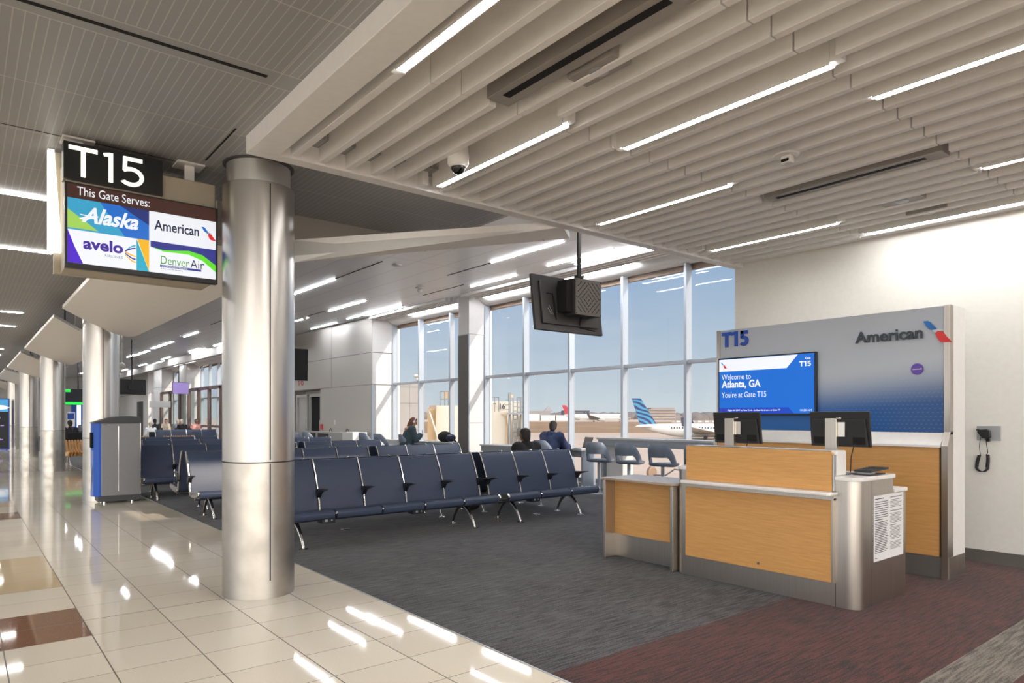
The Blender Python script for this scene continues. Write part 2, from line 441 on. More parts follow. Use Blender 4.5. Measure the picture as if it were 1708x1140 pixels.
# ------------------------------------------------------------------ lettering: Blender's built-in face turned into meshes
def text(body, O, R, U, w=None, h=None, mat=None, parent=None, name='lettering', d=0.001, th=0.002, bold=0.0, shear=0.0, space=1.0, align='L'):
    cu = bpy.data.curves.new('lettering', 'FONT'); cu.body = body; cu.size = 1.0; cu.offset = bold; cu.shear = shear; cu.space_character = space
    cu.resolution_u = 3
    ob = bpy.data.objects.new('lettering_source', cu); C.objects.link(ob)
    dg = bpy.context.evaluated_depsgraph_get(); dg.update()
    me = bpy.data.meshes.new_from_object(ob.evaluated_get(dg)); vs = [v.co.copy() for v in me.vertices]; fs = [tuple(p.vertices) for p in me.polygons]
    C.objects.unlink(ob); bpy.data.objects.remove(ob); bpy.data.meshes.remove(me); bpy.data.curves.remove(cu)
    x0 = min(v.x for v in vs); x1 = max(v.x for v in vs); y0 = min(v.y for v in vs); y1 = max(v.y for v in vs)
    if w and h: sx = w / (x1 - x0); sy = h / (y1 - y0)
    elif w: sx = sy = w / (x1 - x0)
    else: sx = sy = h / (y1 - y0)
    ox = {'L': 0, 'C': -(x1 - x0) / 2, 'R': -(x1 - x0)}[align]
    O, R, U = Vector(O), Vector(R), Vector(U); N = R.cross(U)
    n = len(vs)
    # extrude the flat faces: front, back and rim
    fr = [O + R * ((v.x - x0 + ox) * sx) + U * ((v.y - y0) * sy) + N * (d + th) for v in vs]
    bk = [p - N * th for p in fr]
    cnt = {}
    for f in fs:
        for i in range(len(f)):
            a, b = f[i], f[(i + 1) % len(f)]; cnt[(a, b)] = 1
    rim = [(a, b) for (a, b) in cnt if (b, a) not in cnt]
    mb = MB(); mb.add(fr + bk, fs + [tuple(i + n for i in f[::-1]) for f in fs] + [(a, a + n, b + n, b) for a, b in rim])
    return build(name, mb, mat, parent)

EX, EY, EZ = Vector((1, 0, 0)), Vector((0, 1, 0)), Vector((0, 0, 1))
MY = Vector((0, -1, 0))          # to the right on anything that faces -X


# ================================================================== THE SETTING
XC = 2.49          # tile / carpet joint
XW = 10.3          # window wall
XR = 7.66          # wall behind the gate desk
YS = 4.97          # far edge of the slatted ceiling, and end of that wall
ZS, ZC, ZH = 3.28, 3.40, 4.35

struct('floor', MB().box(-9.0, XC, -7.5, 60, -0.06, 0), M['tile'])
f2 = MB(); f2.box(XC, XW, 2.76, 60, -0.06, 0)
struct('floor', f2, M['carpet'])
struct('floor', MB().box(XC, XR, 1.45, 2.76, -0.06, 0).box(XR, XW, 2.6, 2.76, -0.06, 0), M['redcarpet'])
struct('floor', MB().box(XC, XR, 1.14, 1.45, -0.06, 0), M['beigecarpet'])
struct('floor', MB().box(XC, XR, -7.5, 1.14, -0.06, 0), M['redcarpet'])
struct('trim_1', MB().box(XC - 0.006, XC + 0.006, -4.2, 60, 0, 0.004), M['trimgrey'])

# walls
struct('wall_right', MB().box(XR, XR + 0.15, -7.5, YS, 0, 3.6), M['wall'])
struct('wall_right', MB().box(XR + 0.15, XW + 0.1, YS - 0.15, YS, -0.06, 4.6), M['wall'])
struct('baseboard_right', MB().box(XR - 0.012, XR, -4.2, YS, 0, 0.12), M['base'])
struct('wall_front', MB().box(-7.65, 13.4, 60, 60.15, 0, 5.0), M['wall'])

# concourse ceiling with slot diffusers, bulkheads round it
cc = MB().box(-9.0, 1.9, -7.5, 60, ZC, ZC + 0.05)
cc.box(1.9, 4.2, YS - 0.3, 6.62, ZC, ZC + 0.05)
for k in range(1, 6): cc.box(1.9, 3.0, 5.53 + 7.85 * k - 0.9, 5.53 + 7.85 * k + 1.1, ZC, ZH)
ceil = struct('ceiling', cc, M['cceil'])
sv = MB()
sv.box(-1.4, 1.40, 4.005, 4.035, ZC - 0.003, ZC + 0.001)
sv.box(1.478, 1.490, 4.88, 5.63, ZC - 0.003, ZC + 0.001)
for y in (5.79,): sv.box(-3, 1.30, y, y + 0.007, ZC - 0.002, ZC + 0.001)
b_ = build('air_slot', sv, M['slot'], ceil)
bk = MB()
bk.py([(1.84, 2.99), (2.5, 3.0), (4.2, 3.4), (4.22, ZH + 0.05), (1.84, ZH + 0.05)], 6.60, 6.64)
bk.box(4.2, 4.24, YS + 0.02, 6.62, ZC, ZH + 0.05)
struct('trim_2', bk, M['bulk'])
bk2 = MB()
bk2.box(1.90, 1.94, 6.64, 60, ZC - 0.02, ZH + 0.05)
for k in range(1, 5):
    yy = 5.53 + 7.85 * k
    bk2.box(1.6, 2.55, yy + 1.06, yy + 1.10, 3.03, ZC)
struct('trim_3', bk2, M['bulk'])

# hold room ceiling
hc = MB().box(1.9, 9.35, YS, 60, ZH, ZH + 0.05).box(9.35, XW, YS, 60, ZH + 0.06, ZH + 0.1)
hceil = struct('ceiling', hc, M['hceil'])
fins = MB()
for x in (9.36, 9.5, 9.64, 9.78):
    fins.box(x, x + 0.05, YS + 0.05, 13.55, ZH - 0.06, ZH + 0.07); fins.box(x, x + 0.05, 14.3, 18.3, ZH - 0.06, ZH + 0.07)
for x in (9.36, 9.5, 9.64, 9.78): fins.box(x, x + 0.05, 30, 50, ZH - 0.06, ZH + 0.07)
build('baffle', fins, M['slat'], hceil)
slots = MB()
for (x, y0, y1) in ((6.2, 11.6, 13.72), (7.87, 10.4, 11.9), (7.87, 18.0, 20.5), (5.3, 9.2, 10.6), (8.7, 12.5, 14.2), (7.4, 21, 26), (6.2, 18, 23)):
    slots.box(x, x + 0.03, y0, y1, ZH - 0.004, ZH + 0.001)
build('air_slot', slots, M['slot'], hceil)
# sloped fascia over the windows and its shelf
fa = MB()
for y0, y1 in ((YS, 13.68), (14.18, 18.37), (32, 50)):
    fa.py([(9.98, ZH + 0.06), (10.0, ZH - 0.02), (10.12, ZH - 0.12), (10.24, ZH - 0.16), (10.3, ZH - 0.17), (10.3, ZH + 0.06)], y0, y1)
struct('trim_4', fa, M['white'], smooth=50)
# far drop beam
struct('trim_5', MB().box(8.3, 8.5, 24, 58, 4.0, ZH), M['bulk'])

# slatted ceiling over the desk
sof = struct('ceiling', MB().box(1.58, XR, -7.5, YS, ZS + 0.20, ZS + 0.24), M['deck'])
fr = MB().box(1.58, XR, YS - 0.12, YS, ZS - 0.005, ZC + 0.02)
fr.box(1.58, 1.80 - 0.02, -4.2, YS - 0.12, ZS - 0.005, ZC + 0.02)
fr.box(XR - 0.12, XR, -4.2, YS - 0.12, ZS + 0.05, ZC + 0.02)
build('soffit_frame', fr, M['slat'], sof, bevel=0.004)
LIGHTS = {1.86: (-0.2, 3.27, 0), 3.04: (3.21, 4.71, 0), 3.63: (1.765, 3.235, 0), 4.20: (0.3, 1.79, 0), 4.86: (3.2, 4.66, 0), 6.03: (0.3, 1.78, 0), 6.63: (3.17, 4.60, 0), 7.24: (0.3, 3.18, 0)}
PITCH = 0.212
sl = MB()
xs = []
x = 1.885 - PITCH
k = 0
while x < XR - 0.16:
    if x > 1.78: xs.append(x)
    x += PITCH
lights_x = sorted(LIGHTS)
for x in xs:
    near = [q for q in lights_x if abs(q - x) < PITCH / 2]
    for (y0, y1) in ((3.305, YS - 0.1205), (1.835, 3.295), (0.365, 1.825), (-1.105, 0.355), (-2.575, -1.115), (-4.1, -2.585)):
        segs = [(y0, y1)]
        for q in near:
            a, b = LIGHTS[q][:2]; nw = []
            for s0, s1 in segs:
                if b <= s0 or a >= s1: nw.append((s0, s1)); continue
                if a > s0 + 0.02: nw.append((s0, a - 0.05))
                if b < s1 - 0.02: nw.append((b + 0.05, s1))
            segs = nw
        if abs(x - 2.54) < PITCH / 2: segs = [(a, b) for a, b in segs if not (a >= 1.8 and b < 3.35)]
        if abs(x - 5.54) < PITCH / 2: segs = [(a, b) for a, b in segs if not (a >= 1.8 and b < 3.35)]
        for a, b in segs: sl.box(x - 0.026, x + 0.026, a, b, ZS + 0.012, ZS + 0.20)
build('slat', sl, M['slat'], sof, bevel=0.003, seg=1)

# window wall: a strip of tall windows either side of the pier; each bay of two panes a window of its own
MULL = [7.62 + 1.517 * k for k in range(-1, 5)]      # 6.10 ... 13.69
ZT, ZHD = 2.40, 4.18
def window(n, y0, y1, last=False):
    fr = MB()
    for yy in ((y0, y1) if last else (y0,)):
        fr.box(XW - 0.13, XW + 0.03, yy - 0.03, yy + 0.03, 0.02, ZHD)
    fr.box(XW - 0.1, XW + 0.03, y0 + 0.03, y1 - 0.03, ZT - 0.035, ZT + 0.035)
    fr.box(XW - 0.1, XW + 0.03, y0 + 0.03, y1 - 0.03, 0.02, 0.12)
    w = struct('window_%d' % n, fr, M['alu'], bevel=0.006)
    g = build('window_pane', MB().box(XW, XW + 0.012, y0 + 0.03, y1 - 0.03, 0.12, ZT - 0.035), M['glass'], w)
    g = build('window_pane', MB().box(XW, XW + 0.012, y0 + 0.03, y1 - 0.03, ZT + 0.035, ZHD), M['glass'], w)
    build('head_trim', MB().box(XW + 0.031, XW + 0.10, y0 + 0.001, y1 - 0.001, ZHD - 0.10, ZHD + 0.02), M['brownhead'], w)
    return w
n = 1
ys = [YS] + MULL
for a, b in zip(ys[:-1], ys[1:]): window(n, a, b, b == ys[-1]); n += 1
for a, b in zip((14.24, 15.25, 16.83), (15.25, 16.83, 18.34)): window(n, a, b, b == 18.34); n += 1
for k in range(12):
    if 32 + 1.5 * k < 49.5: window(n, 32 + 1.5 * k, 33.5 + 1.5 * k); n += 1
struct('wall_right', MB().box(XW - 0.05, XW + 0.15, YS - 0.1, 32, ZHD + 0.01, 4.8).box(XW - 0.05, XW + 0.15, 18.4, 32, -0.06, ZHD), M['whitepanel'])
# pier between the windows
pier = struct('wall_right', MB().box(9.71, XW + 0.12, 13.70, 14.16, 0, ZH + 0.05), M['whitepanel'], bevel=0.01)
build('reveal_strip', MB().box(9.708, XW, 13.697, 14.163, 3.44, 3.448).box(9.708, XW, 13.697, 14.163, 1.25, 1.258), M['darkgrey'], pier)
build('corner_guard', MB().box(9.70, 9.73, 13.69, 13.72, 0, 3.44).box(10.14, 10.16, 13.685, 13.70, 0, 3.44).box(9.705, 9.725, 14.14, 14.17, 0, 3.44), M['alu'], pier)
build('painted_shade_face', MB().box(9.7, 9.711, 13.73, 14.14, 0.02, 3.43), M['base'], pier)  # darker sheet paints in the shade on the side away from the windows
# boxed-out wall with doors
wb = struct('wall_front', MB().box(9.5, XW, 18.38, 22.1, 0, ZH + 0.03).box(9.5, XW, 24.6, 31.0, 0, ZH + 0.03).box(9.5, XW, 22.1, 24.6, 2.35, ZH + 0.03).box(XW - 0.3, XW, 22.1, 24.6, 0, 2.35), M['panelwall'])
jt = MB()
for z in (3.32, 2.36): jt.box(9.495, XW, 18.375, 31, z, z + 0.012)
for y in (21.2,): jt.box(9.495, 9.505, y, y + 0.01, 2.36, ZH)
build('panel_joint', jt, M['base'], wb)
build('white_return_panel', MB().box(9.58, XW - 0.02, 18.368, 18.381, 0.05, 2.35).box(9.52, XW - 0.02, 18.368, 18.381, 2.38, 3.31).box(9.52, XW - 0.02, 18.368, 18.381, 3.34, ZH), M['whitepanel'], wb)
build('corner_guard', MB().box(9.49, 9.54, 18.36, 18.42, 0, 2.35).box(9.60, 9.625, 18.36, 18.372, 0, 2.35), M['alu'], wb)
for i, (y0, y1) in enumerate(((22.2, 23.2), (23.4, 24.4))):
    d = struct('door_%d' % (i + 1), MB().box(9.62, 9.66, y0 + 0.08, y1 - 0.08, 0, 2.1), M['slot' if i == 0 else 'tabletop'])
    build('door_frame', MB().box(9.56, 9.68, y0, y0 + 0.08, 0, 2.2).box(9.56, 9.68, y1 - 0.08, y1, 0, 2.2).box(9.56, 9.68, y0 + 0.08, y1 - 0.08, 2.1, 2.2), M['tabletop'], d)
    build('door_pull', MB().box(9.58, 9.62, y0 + 0.14, y0 + 0.17, 0.9, 1.3), M['chrome'], d)

# far hold room end: wall, piers and glazed store front beyond the box
far = MB()
far.box(9.5, XW, 49.5, 60, 0, ZH + 0.02); far.box(9.5, XW, 45.6, 47.8, 0, ZH); far.box(9.6, XW, 40.2, 41.9, 0, ZH)
wf = struct('wall_front', far, M['whitepanel'])
build('panel_joint', MB().box(9.495, XW, 49.49, 60, 2.95, 2.97).box(9.495, XW, 45.59, 47.81, 3.2, 3.22), M['base'], wf)
build('doorway', MB().box(9.49, 9.51, 51.0, 53.0, 0, 2.45), M['darkgrey'], wf)
sfr = MB(); brown = MB()
SX = 9.45
for y in (33.3, 35.2, 37.1, 39.0, 41.0, 43.2, 45.4): sfr.box(SX - 0.06, SX + 0.06, y - 0.12, y + 0.12, 0, 2.85)
sfr.box(SX - 0.06, SX + 0.06, 33.2, 45.4, 2.75, 2.9); sfr.box(SX - 0.05, SX + 0.05, 33.2, 45.4, 0.9, 1.0)
st = thing('store_front', 'glazed shop front with bronze mullions far down the hold room', 'storefront', (SX, 39, 0))
build('frame', sfr, pm('bronze_mullion', (112, 92, 86), 0.5, 0.2), st)
build('glazing', MB().box(SX - 0.005, SX + 0.005, 33.2, 45.4, 0, 2.75), M['sglass'], st)

# canopies folded between the columns
def canopy(k, ribbon=False):
    dy = 7.85 * k
    zc = lambda x: 3.03 - 0.29 * (x - 1.185)
    outline = [(1.185, (5.49 if k else 6.2)), (1.19, 12.2), (1.54, 12.65), (2.0, 13.03), (2.15, 13.0), (2.22, 12.75), (2.235, 12.4), (2.235, 5.9), (2.15, 5.86 if k == 0 else 5.95), (1.62, 6.2)]
    top = [Vector((x, y + dy, zc(x))) for x, y in outline]
    th = Vector((0, 0, 0.05))
    m = MB(); n_ = len(top)
    m.add(top + [p + th for p in top], [tuple(range(n_)), tuple(range(n_, 2 * n_))[::-1]] + [(i, (i + 1) % n_, n_ + (i + 1) % n_, n_ + i) for i in range(n_)])
    c = thing('column_canopy', ['broad cream folded canopy panel hanging between the two nearest columns', 'cream folded canopy panel beyond the column behind the waste bin',
                                'cream canopy panel third along the column line', 'cream canopy panel fourth along the column line', 'farthest cream canopy panel along the column line'][k], 'canopy', (1.9, 9 + dy, 3.0))
    build('soffit_plate', m, M['canopy'], c)
    for (x, y) in ((1.5, 7.2), (1.8, 11.0)): build('hanger', MB().tube([(x, y + dy, zc(x) + 0.03), (x, y + dy, ZC)], 0.02, 8), M['darkgrey'], c)
    if ribbon:
        a = Vector((2.287, 5.94, 2.912)); cpt = Vector((2.23, 5.786, 2.732)); e = Vector((5.0, 5.22, 3.285)); b2 = Vector((4.65, 4.95, 3.285))
        m = MB(); q = [a, cpt, e, b2]; t2 = Vector((0, 0, 0.06))
        m.add(q + [p + t2 for p in q], [(0, 1, 2, 3), (7, 6, 5, 4)] + [(i, (i + 1) % 4, 4 + (i + 1) % 4, 4 + i) for i in range(4)])
        build('ribbon_wing', m, M['canopy'], c)
        for f in (0.06, 0.42, 0.88):
            p = a.lerp(b2, f); r = cpt.lerp(e, f + 0.01); build('joint_line', MB().tube([p + Vector((0, 0, -0.001)), r + Vector((0, 0, -0.001))], 0.003, 6), M['base'], c)
    return c
for k in range(5): canopy(k, k == 0)

# columns
def column(k):
    y = 5.53 + 7.85 * k
    names = ['nearest brushed steel column beside the hanging gate sign', 'second brushed steel column standing behind the blue waste bin', 'third brushed steel column along the concourse',
             'fourth brushed steel column along the concourse', 'fifth and farthest brushed steel column']
    c = thing('steel_column', names[k], 'column', (1.86, y, 0))
    r = 0.272
    build('lower_sleeve', MB().lathe([(r, 0), (r, 1.045)], (1.86, y, 0), 64), M['steelbase'], c, smooth=30)
    build('upper_sleeve', MB().lathe([(r - 0.01, 1.045), (r - 0.01, 1.055), (r, 1.056), (r, 3.215), (r - 0.015, 3.22)], (1.86, y, 0), 64), M['steel'], c, smooth=30)
    build('shadow_gap', MB().lathe([(r - 0.004, 1.044), (r + 0.0008, 1.0445), (r + 0.0008, 1.0525), (r - 0.004, 1.053)], (1.86, y, 0), 64), M['darkgrey'], c, smooth=30)
    build('neck', MB().lathe([(r - 0.03, 3.2), (r - 0.03, 3.39)], (1.86, y, 0), 64), M['polish'], c, smooth=30)
    build('collar', MB().lathe([(r - 0.028, 3.388), (r - 0.004, 3.394), (r - 0.002, 3.4), (r - 0.028, 3.4)], (1.86, y, 0), 64), M['darkgrey'], c, smooth=30)
    # vertical seam, on the side towards the gate
    sm = MB()
    for ang, z0, z1 in ((math.radians(-91), 0.14, 1.04), (math.radians(-91), 1.07, 3.2), (math.radians(89), 0.0, 3.2)):
        cx, cy = 1.86 + r * math.cos(ang), y + r * math.sin(ang)
        tx, ty = -math.sin(ang), math.cos(ang)
        w = 0.005
        sm.add([(cx + tx * s1 * w + math.cos(ang) * d, cy + ty * s1 * w + math.sin(ang) * d, z) for z in (z0, z1) for s1 in (-1, 1) for d in (-0.004, 0.001)],
               [(0, 1, 3, 2), (4, 5, 7, 6), (0, 1, 5, 4), (2, 3, 7, 6), (1, 3, 7, 5), (0, 2, 6, 4)])
    build('seam', sm, M['darkgrey'], c)
for k in range(5): column(k)

# ------------------------------------------------------------------ lamps
def strip(x0, x1, y0, y1, z, label, group=None, mat='light', depth=0.06, w=None, drop=0.005):
    """a linear lamp flush with, or let into, a ceiling; diffuser faces down"""
    cx, cy = (x0 + x1) / 2, (y0 + y1) / 2
    t = thing('linear_ceiling_light', label, 'light', (cx, cy, z), 0, group)
    lx = (x1 - x0) > (y1 - y0)
    h = MB()
    if lx: h.box(x0 - 0.03, x0, y0, y1, z + 0.002, z + depth).box(x1, x1 + 0.03, y0, y1, z + 0.002, z + depth).box(x0, x1, y0, y1, z + 0.012, z + depth)
    else: h.box(x0, x1, y0 - 0.06, y0, z + 0.002, z + depth).box(x0, x1, y1, y1 + 0.06, z + 0.002, z + depth).box(x0, x1, y0, y1, z + 0.012, z + depth)
    if depth > 0.1:
        for sx in (x0 - 0.004, x1 - 0.002)[:1 if abs(x0 - 7.212) < 0.01 else 2]: h.box(sx, sx + 0.006, y0, y1, z - drop - 0.004, z + depth)
    build('housing', h, M['white'], t)
    build('diffuser', MB().box(x0 + 0.004, x1 - 0.004, y0, y1, z - drop, z + 0.011), M[mat], t)
    return t
desc = {1.86: 'long white linear lamp at the near left edge of the slatted ceiling', 3.04: 'linear lamp in the slats beside the dome camera', 3.63: 'linear lamp in the middle slats between the two diffusers',
        4.20: 'linear lamp at the top right of the slatted ceiling', 4.86: 'linear lamp in the slats above the hanging display pole', 6.03: 'short visible linear lamp at the right edge of the slatted ceiling',
        6.63: 'linear lamp in the far slats near the window corner', 7.24: 'long linear lamp washing the wall above the gate backdrop'}
for x, (a, b, _) in LIGHTS.items():
    strip(x - 0.028, x + 0.028, a, b, ZS + 0.008, desc[x], depth=0.19)
# unseen lamps behind the viewpoint, pattern carried on for the light they give
for x in (2.43, 4.86, 6.63): strip(x - 0.033, x + 0.033, -2.7, -1.2, ZS + 0.008, 'unseen linear lamp in the slats behind the viewpoint', 'unseen lamps in the slats behind the viewpoint', depth=0.19)
# concourse
for i, (y, x1) in enumerate(((7.55, 0.62), (10.0, 0.87), (16.1, 0.93), (18.6, 0.95), (25.0, 0.98), (27.4, 1.0), (33.8, 1.0), (36.2, 1.0), (-1.2, 0.6), (1.3, -0.6))):
    lab = ['linear lamp crossing the concourse ceiling beside the top of the gate sign', 'linear lamp crossing the concourse ceiling level with the sign display', 'linear lamp across the concourse, third from the sign',
           'linear lamp across the concourse, fourth from the sign', 'linear lamp across the concourse, fifth from the sign'][i] if i < 5 else 'linear lamp crossing the far concourse ceiling'
    strip(x1 - 2.4, x1, y - 0.035, y + 0.035, ZC - 0.004, lab, None if i < 5 else 'far lamps across the concourse', depth=0.05)
for y in (-1.2, 1.3, 7.55, 10.0, 16.1, 18.6, 25.0, 33.8):  # added lamps, out of view, put in to brighten the concourse
    strip(-5.6, -3.2, y - 0.035, y + 0.035, ZC - 0.004, 'added unseen linear lamp on the far side of the concourse', 'added unseen lamps on the far side of the concourse', depth=0.05)
# hold room
def holdlamp(pa, pb, label, group=None, w=0.019):
    def at(p):
        t = (ZH - EYE) * 1138.7 / (696 - p[1]); q = FW * t + RT * (t * (p[0] - 854) / 1138.7); return q
    a, b = at(pa), at(pb); x = (a.x + b.x) / 2; y0, y1 = min(a.y, b.y), max(a.y, b.y)
    strip(x - w, x + w, y0, y1, ZH - 0.006, label, group, 'lightcool', depth=0.05, drop=0.009)
for i, (a, b, l) in enumerate((((470, 498), (558, 466), 'broad linear lamp in the hold room ceiling just right of the nearest column'),
                               ((818, 437), (942, 403), 'long linear lamp in the hold room ceiling left of the hanging pole'),
                               ((785, 478), (862, 459), 'linear lamp in the hold room ceiling above the window pier'),
                               ((912, 443), (1022, 416), 'linear lamp in the hold room ceiling behind the hanging pole'),
                               ((547, 519), (611, 502), 'linear lamp in the hold room ceiling above the doors'),
                               ((580, 532), (625, 520), 'short linear lamp in the hold room ceiling over the boxed-out wall'),
                               ((521, 549), (559, 538), 'small far linear lamp near the top of the boxed-out wall'),
                               ((492, 536), (514, 530), 'small far linear lamp beside the wall display'))):
    holdlamp(a, b, l)
for a, b in (((222, 594), (249, 585)), ((256, 581), (289, 570)), ((317, 589), (343, 582)), ((357, 577), (376, 572)), ((257, 607), (276, 602)), ((286, 610), (300, 607)), ((306, 605), (322, 601)), ((336, 608), (352, 604)), ((232, 617), (247, 613)), ((340, 596), (366, 590))):
    holdlamp(a, b, 'small linear lamp far down the hold room ceiling', 'far lamps of the hold room', 0.045)
for x in (4.2, 6.4, 8.0):
    for y in (24, 29.5, 35, 40.5, 46, 51.5):
        strip(x - 0.035, x + 0.035, y + x * 0.2, y + x * 0.2 + 1.8, ZH - 0.006, 'small linear lamp far down the hold room ceiling', 'far lamps of the hold room', 'lightcool', depth=0.05, drop=0.01)
for (x, y0, y1, l) in ((9.93, 8.6, 10.6, 'linear lamp along the window head nearest the gate desk'), (9.93, 11.65, 13.4, 'linear lamp along the window head just right of the pier'), (9.93, 14.6, 17.0, 'linear lamp along the window head left of the pier'),
                       (9.2, 6.0, 9.4, 'long linear lamp between the baffles behind the hanging display'), (9.1, 15.9, 17.9, 'linear lamp washing the corner of the boxed-out wall')):
    strip(x - 0.03, x + 0.03, y0, y1, ZH - 0.03, l, None, 'lightcool', depth=0.08)

def gate_no(O, R, w, h, s, mat, parent, d, th):
    """T15 drawn in a geometric sans face: w by h overall, stroke s"""
    O = Vector(O); wt = w * 0.37
    tee = [(0, h - s), (wt / 2 - s / 2, h - s), (wt / 2 - s / 2, 0), (wt / 2 + s / 2, 0), (wt / 2 + s / 2, h - s), (wt, h - s), (wt, h), (0, h)]
    x1 = w * 0.545
    one = [(x1 - s / 2, 0), (x1 + s / 2, 0), (x1 + s / 2, h), (x1 - s * 0.35, h), (x1 - s * 1.7, h - s * 0.35), (x1 - s * 1.5, h - s * 1.15), (x1 - s / 2, h - s * 0.95)]
    build('letter', MB().flat(tee, O, R, EZ, d, th), mat, parent); build('numeral', MB().flat(one, O, R, EZ, d, th), mat, parent)
    x5 = w * 0.68; w5 = w - x5; r = h * 0.335; cy = r - h * 0.01; cx = x5 + w5 * 0.44
    bowl_o = [(cx + (w5 * 0.56) * math.cos(math.radians(a)), cy + r * math.sin(math.radians(a))) for a in range(-142, 121, 12)]
    bowl_i = [(cx + (w5 * 0.56 - s) * math.cos(math.radians(a)), cy + (r - s) * math.sin(math.radians(a))) for a in range(-136, 118, 12)][::-1]
    m = MB(); no_ = len(bowl_o); ni = len(bowl_i); n_ = min(no_, ni)
    bo = [bowl_o[int(i * (no_ - 1) / 19)] for i in range(20)]; bi = [bowl_i[::-1][int(i * (ni - 1) / 19)] for i in range(20)]
    for i in range(19): m.flat([bo[i], bo[i + 1], bi[i + 1], bi[i]], O, R, EZ, d, th)
    xl = x5 + w5 * 0.08
    m.flat([(xl, h * 0.52), (xl + s * 0.95, h * 0.60), (xl + s * 1.1, h), (xl + s * 0.1, h)], O, R, EZ, d, th); m.flat([(xl + s * 0.1, h - s), (x5 + w5 * 0.93, h - s), (x5 + w5 * 0.93, h), (xl + s * 0.1, h)], O, R, EZ, d, th)
    m.flat([(xl, h * 0.52), (xl + s * 0.5, h * 0.46), bi[-1], bo[-1], (xl + s * 0.95, h * 0.60)], O, R, EZ, d, th)
    build('numeral', m, mat, parent)

# ================================================================== GATE DESK
def rounded(x0, x1, y0, y1, r, corners=(1, 1, 1, 1), n=6):
    """rounded rectangle in plan; corners order: (x0y0, x1y0, x1y1, x0y1)"""
    out = []
    for (cx, cy, a0, on) in ((x0, y0, 180, corners[0]), (x1, y0, 270, corners[1]), (x1, y1, 0, corners[2]), (x0, y1, 90, corners[3])):
        sx = 1 if cx == x0 else -1; sy = 1 if cy == y0 else -1
        if not on: out.append((cx, cy)); continue
        for i in range(n + 1):
            a = math.radians(a0 + 90 * i / n); out.append((cx + sx * r + r * math.cos(a), cy + sy * r + r * math.sin(a)))
    return out

desk = thing('gate_desk', 'maple-fronted gate podium with steel ends and white counters', 'desk', (5.35, 3.05, 0))
D0, D1, DY0, DY1 = 5.02, 5.60, 2.25, 3.87
build('steel_body', MB().pz(rounded(D0, D1, DY0, DY1, 0.09, (1, 0, 0, 1), 8), 0.0, 0.93), M['dsteel'], desk, smooth=40)
build('steel_side_wing', MB().box(D1, 5.835, DY0, DY0 + 0.05, 0, 0.815).box(5.80, 5.835, DY0 + 0.05, DY1, 0, 0.815), M['dsteel'], desk, bevel=0.004)
build('low_counter', MB().box(D1, 5.85, DY0 - 0.01, DY1, 0.815, 0.845), M['stone'], desk, bevel=0.006)
build('counter_top', MB().pz(rounded(D0 - 0.01, D1 + 0.01, DY0 - 0.015, DY1 + 0.01, 0.095, (1, 0, 0, 1), 8), 0.93, 0.962), M['stone'], desk, bevel=0.006)
build('corner_seam', MB().box(5.232, 5.236, DY0 - 0.001, DY0 + 0.01, 0, 0.93).box(D0 - 0.001, D0 + 0.01, 2.415, 2.419, 0, 0.17), M['darkgrey'], desk)
build('front_panel', MB().box(4.985, D0 + 0.01, 2.432, 3.731, 0.178, 0.785), M['wood'], desk, bevel=0.002)
build('panel_edge_trim', MB().box(4.983, D0 + 0.01, 2.418, 2.431, 0.178, 0.80).box(4.995, D0 + 0.01, 2.418, 3.74, 0.785, 0.825), M['dsteel'], desk)
build('panel_lock', MB().lathe([(0.011, -0.006), (0.011, 0.0)], (4.985, 3.02, 0.225), 16, 'x'), M['chrome'], desk)
build('ledge', MB().pz(rounded(4.895, D0 + 0.02, 2.40, 3.735, 0.03, (1, 0, 0, 1), 5), 0.822, 0.848), M['stone'], desk, bevel=0.007)
up = MB().prism([(2.432, 0.85), (3.731, 0.85), (3.731, 1.145), (2.46, 1.145), (2.44, 1.137), (2.432, 1.118)], lambda u, v, w: (w, u, v), 4.997, D0 + 0.012)
build('upper_front_panel', up, M['wood'], desk)
build('upper_panel_frame', MB().box(4.999, D0 + 0.016, 2.418, 2.431, 0.85, 1.12).box(4.999, D0 + 0.016, 2.45, 3.731, 1.146, 1.152), M['trimgrey'], desk, bevel=0.003)
build('riser', MB().box(D0 + 0.016, D0 + 0.17, 2.415, 3.735, 0.963, 1.150), M['stone'], desk, bevel=0.012, seg=3)
build('toe_kick', MB().box(5.06, 5.56, 2.5, 3.7, 0.001, 0.04), M['base'], desk)
# notice taped on the steel end
no = tag(build('notice_sheet', MB().flat([(0, 0), (0.52, 0), (0.52, 0.49), (0, 0.49)], (5.262, DY0, 0.322), EX, EZ, 0.0005, 0.0016), M['paper']), 'white two-column printed notice on the steel end of the desk', 'notice')
ink = MB()
yy = 0.465; col = 0
random.seed(3)
def lines(x0, x1, y0, y1, step, hh, jag):
    y = y0
    while y > y1:
        ink.flat([(x0, y), (x1 - random.random() * jag, y), (x1 - random.random() * jag, y + hh), (x0, y + hh)], (5.262, DY0, 0.322), EX, EZ, 0.0023, 0.0006); y -= step
lines(0.02, 0.17, 0.462, 0.45, 0.02, 0.006, 0.01); lines(0.02, 0.25, 0.438, 0.32, 0.0165, 0.005, 0.02)
lines(0.02, 0.16, 0.305, 0.295, 0.02, 0.006, 0.01); lines(0.02, 0.25, 0.287, 0.05, 0.0125, 0.005, 0.05)
lines(0.28, 0.50, 0.46, 0.45, 0.02, 0.005, 0.01); lines(0.28, 0.49, 0.44, 0.375, 0.011, 0.003, 0.06); lines(0.28, 0.5, 0.355, 0.35, 0.02, 0.005, 0.01); lines(0.28, 0.49, 0.335, 0.26, 0.010, 0.003, 0.05)
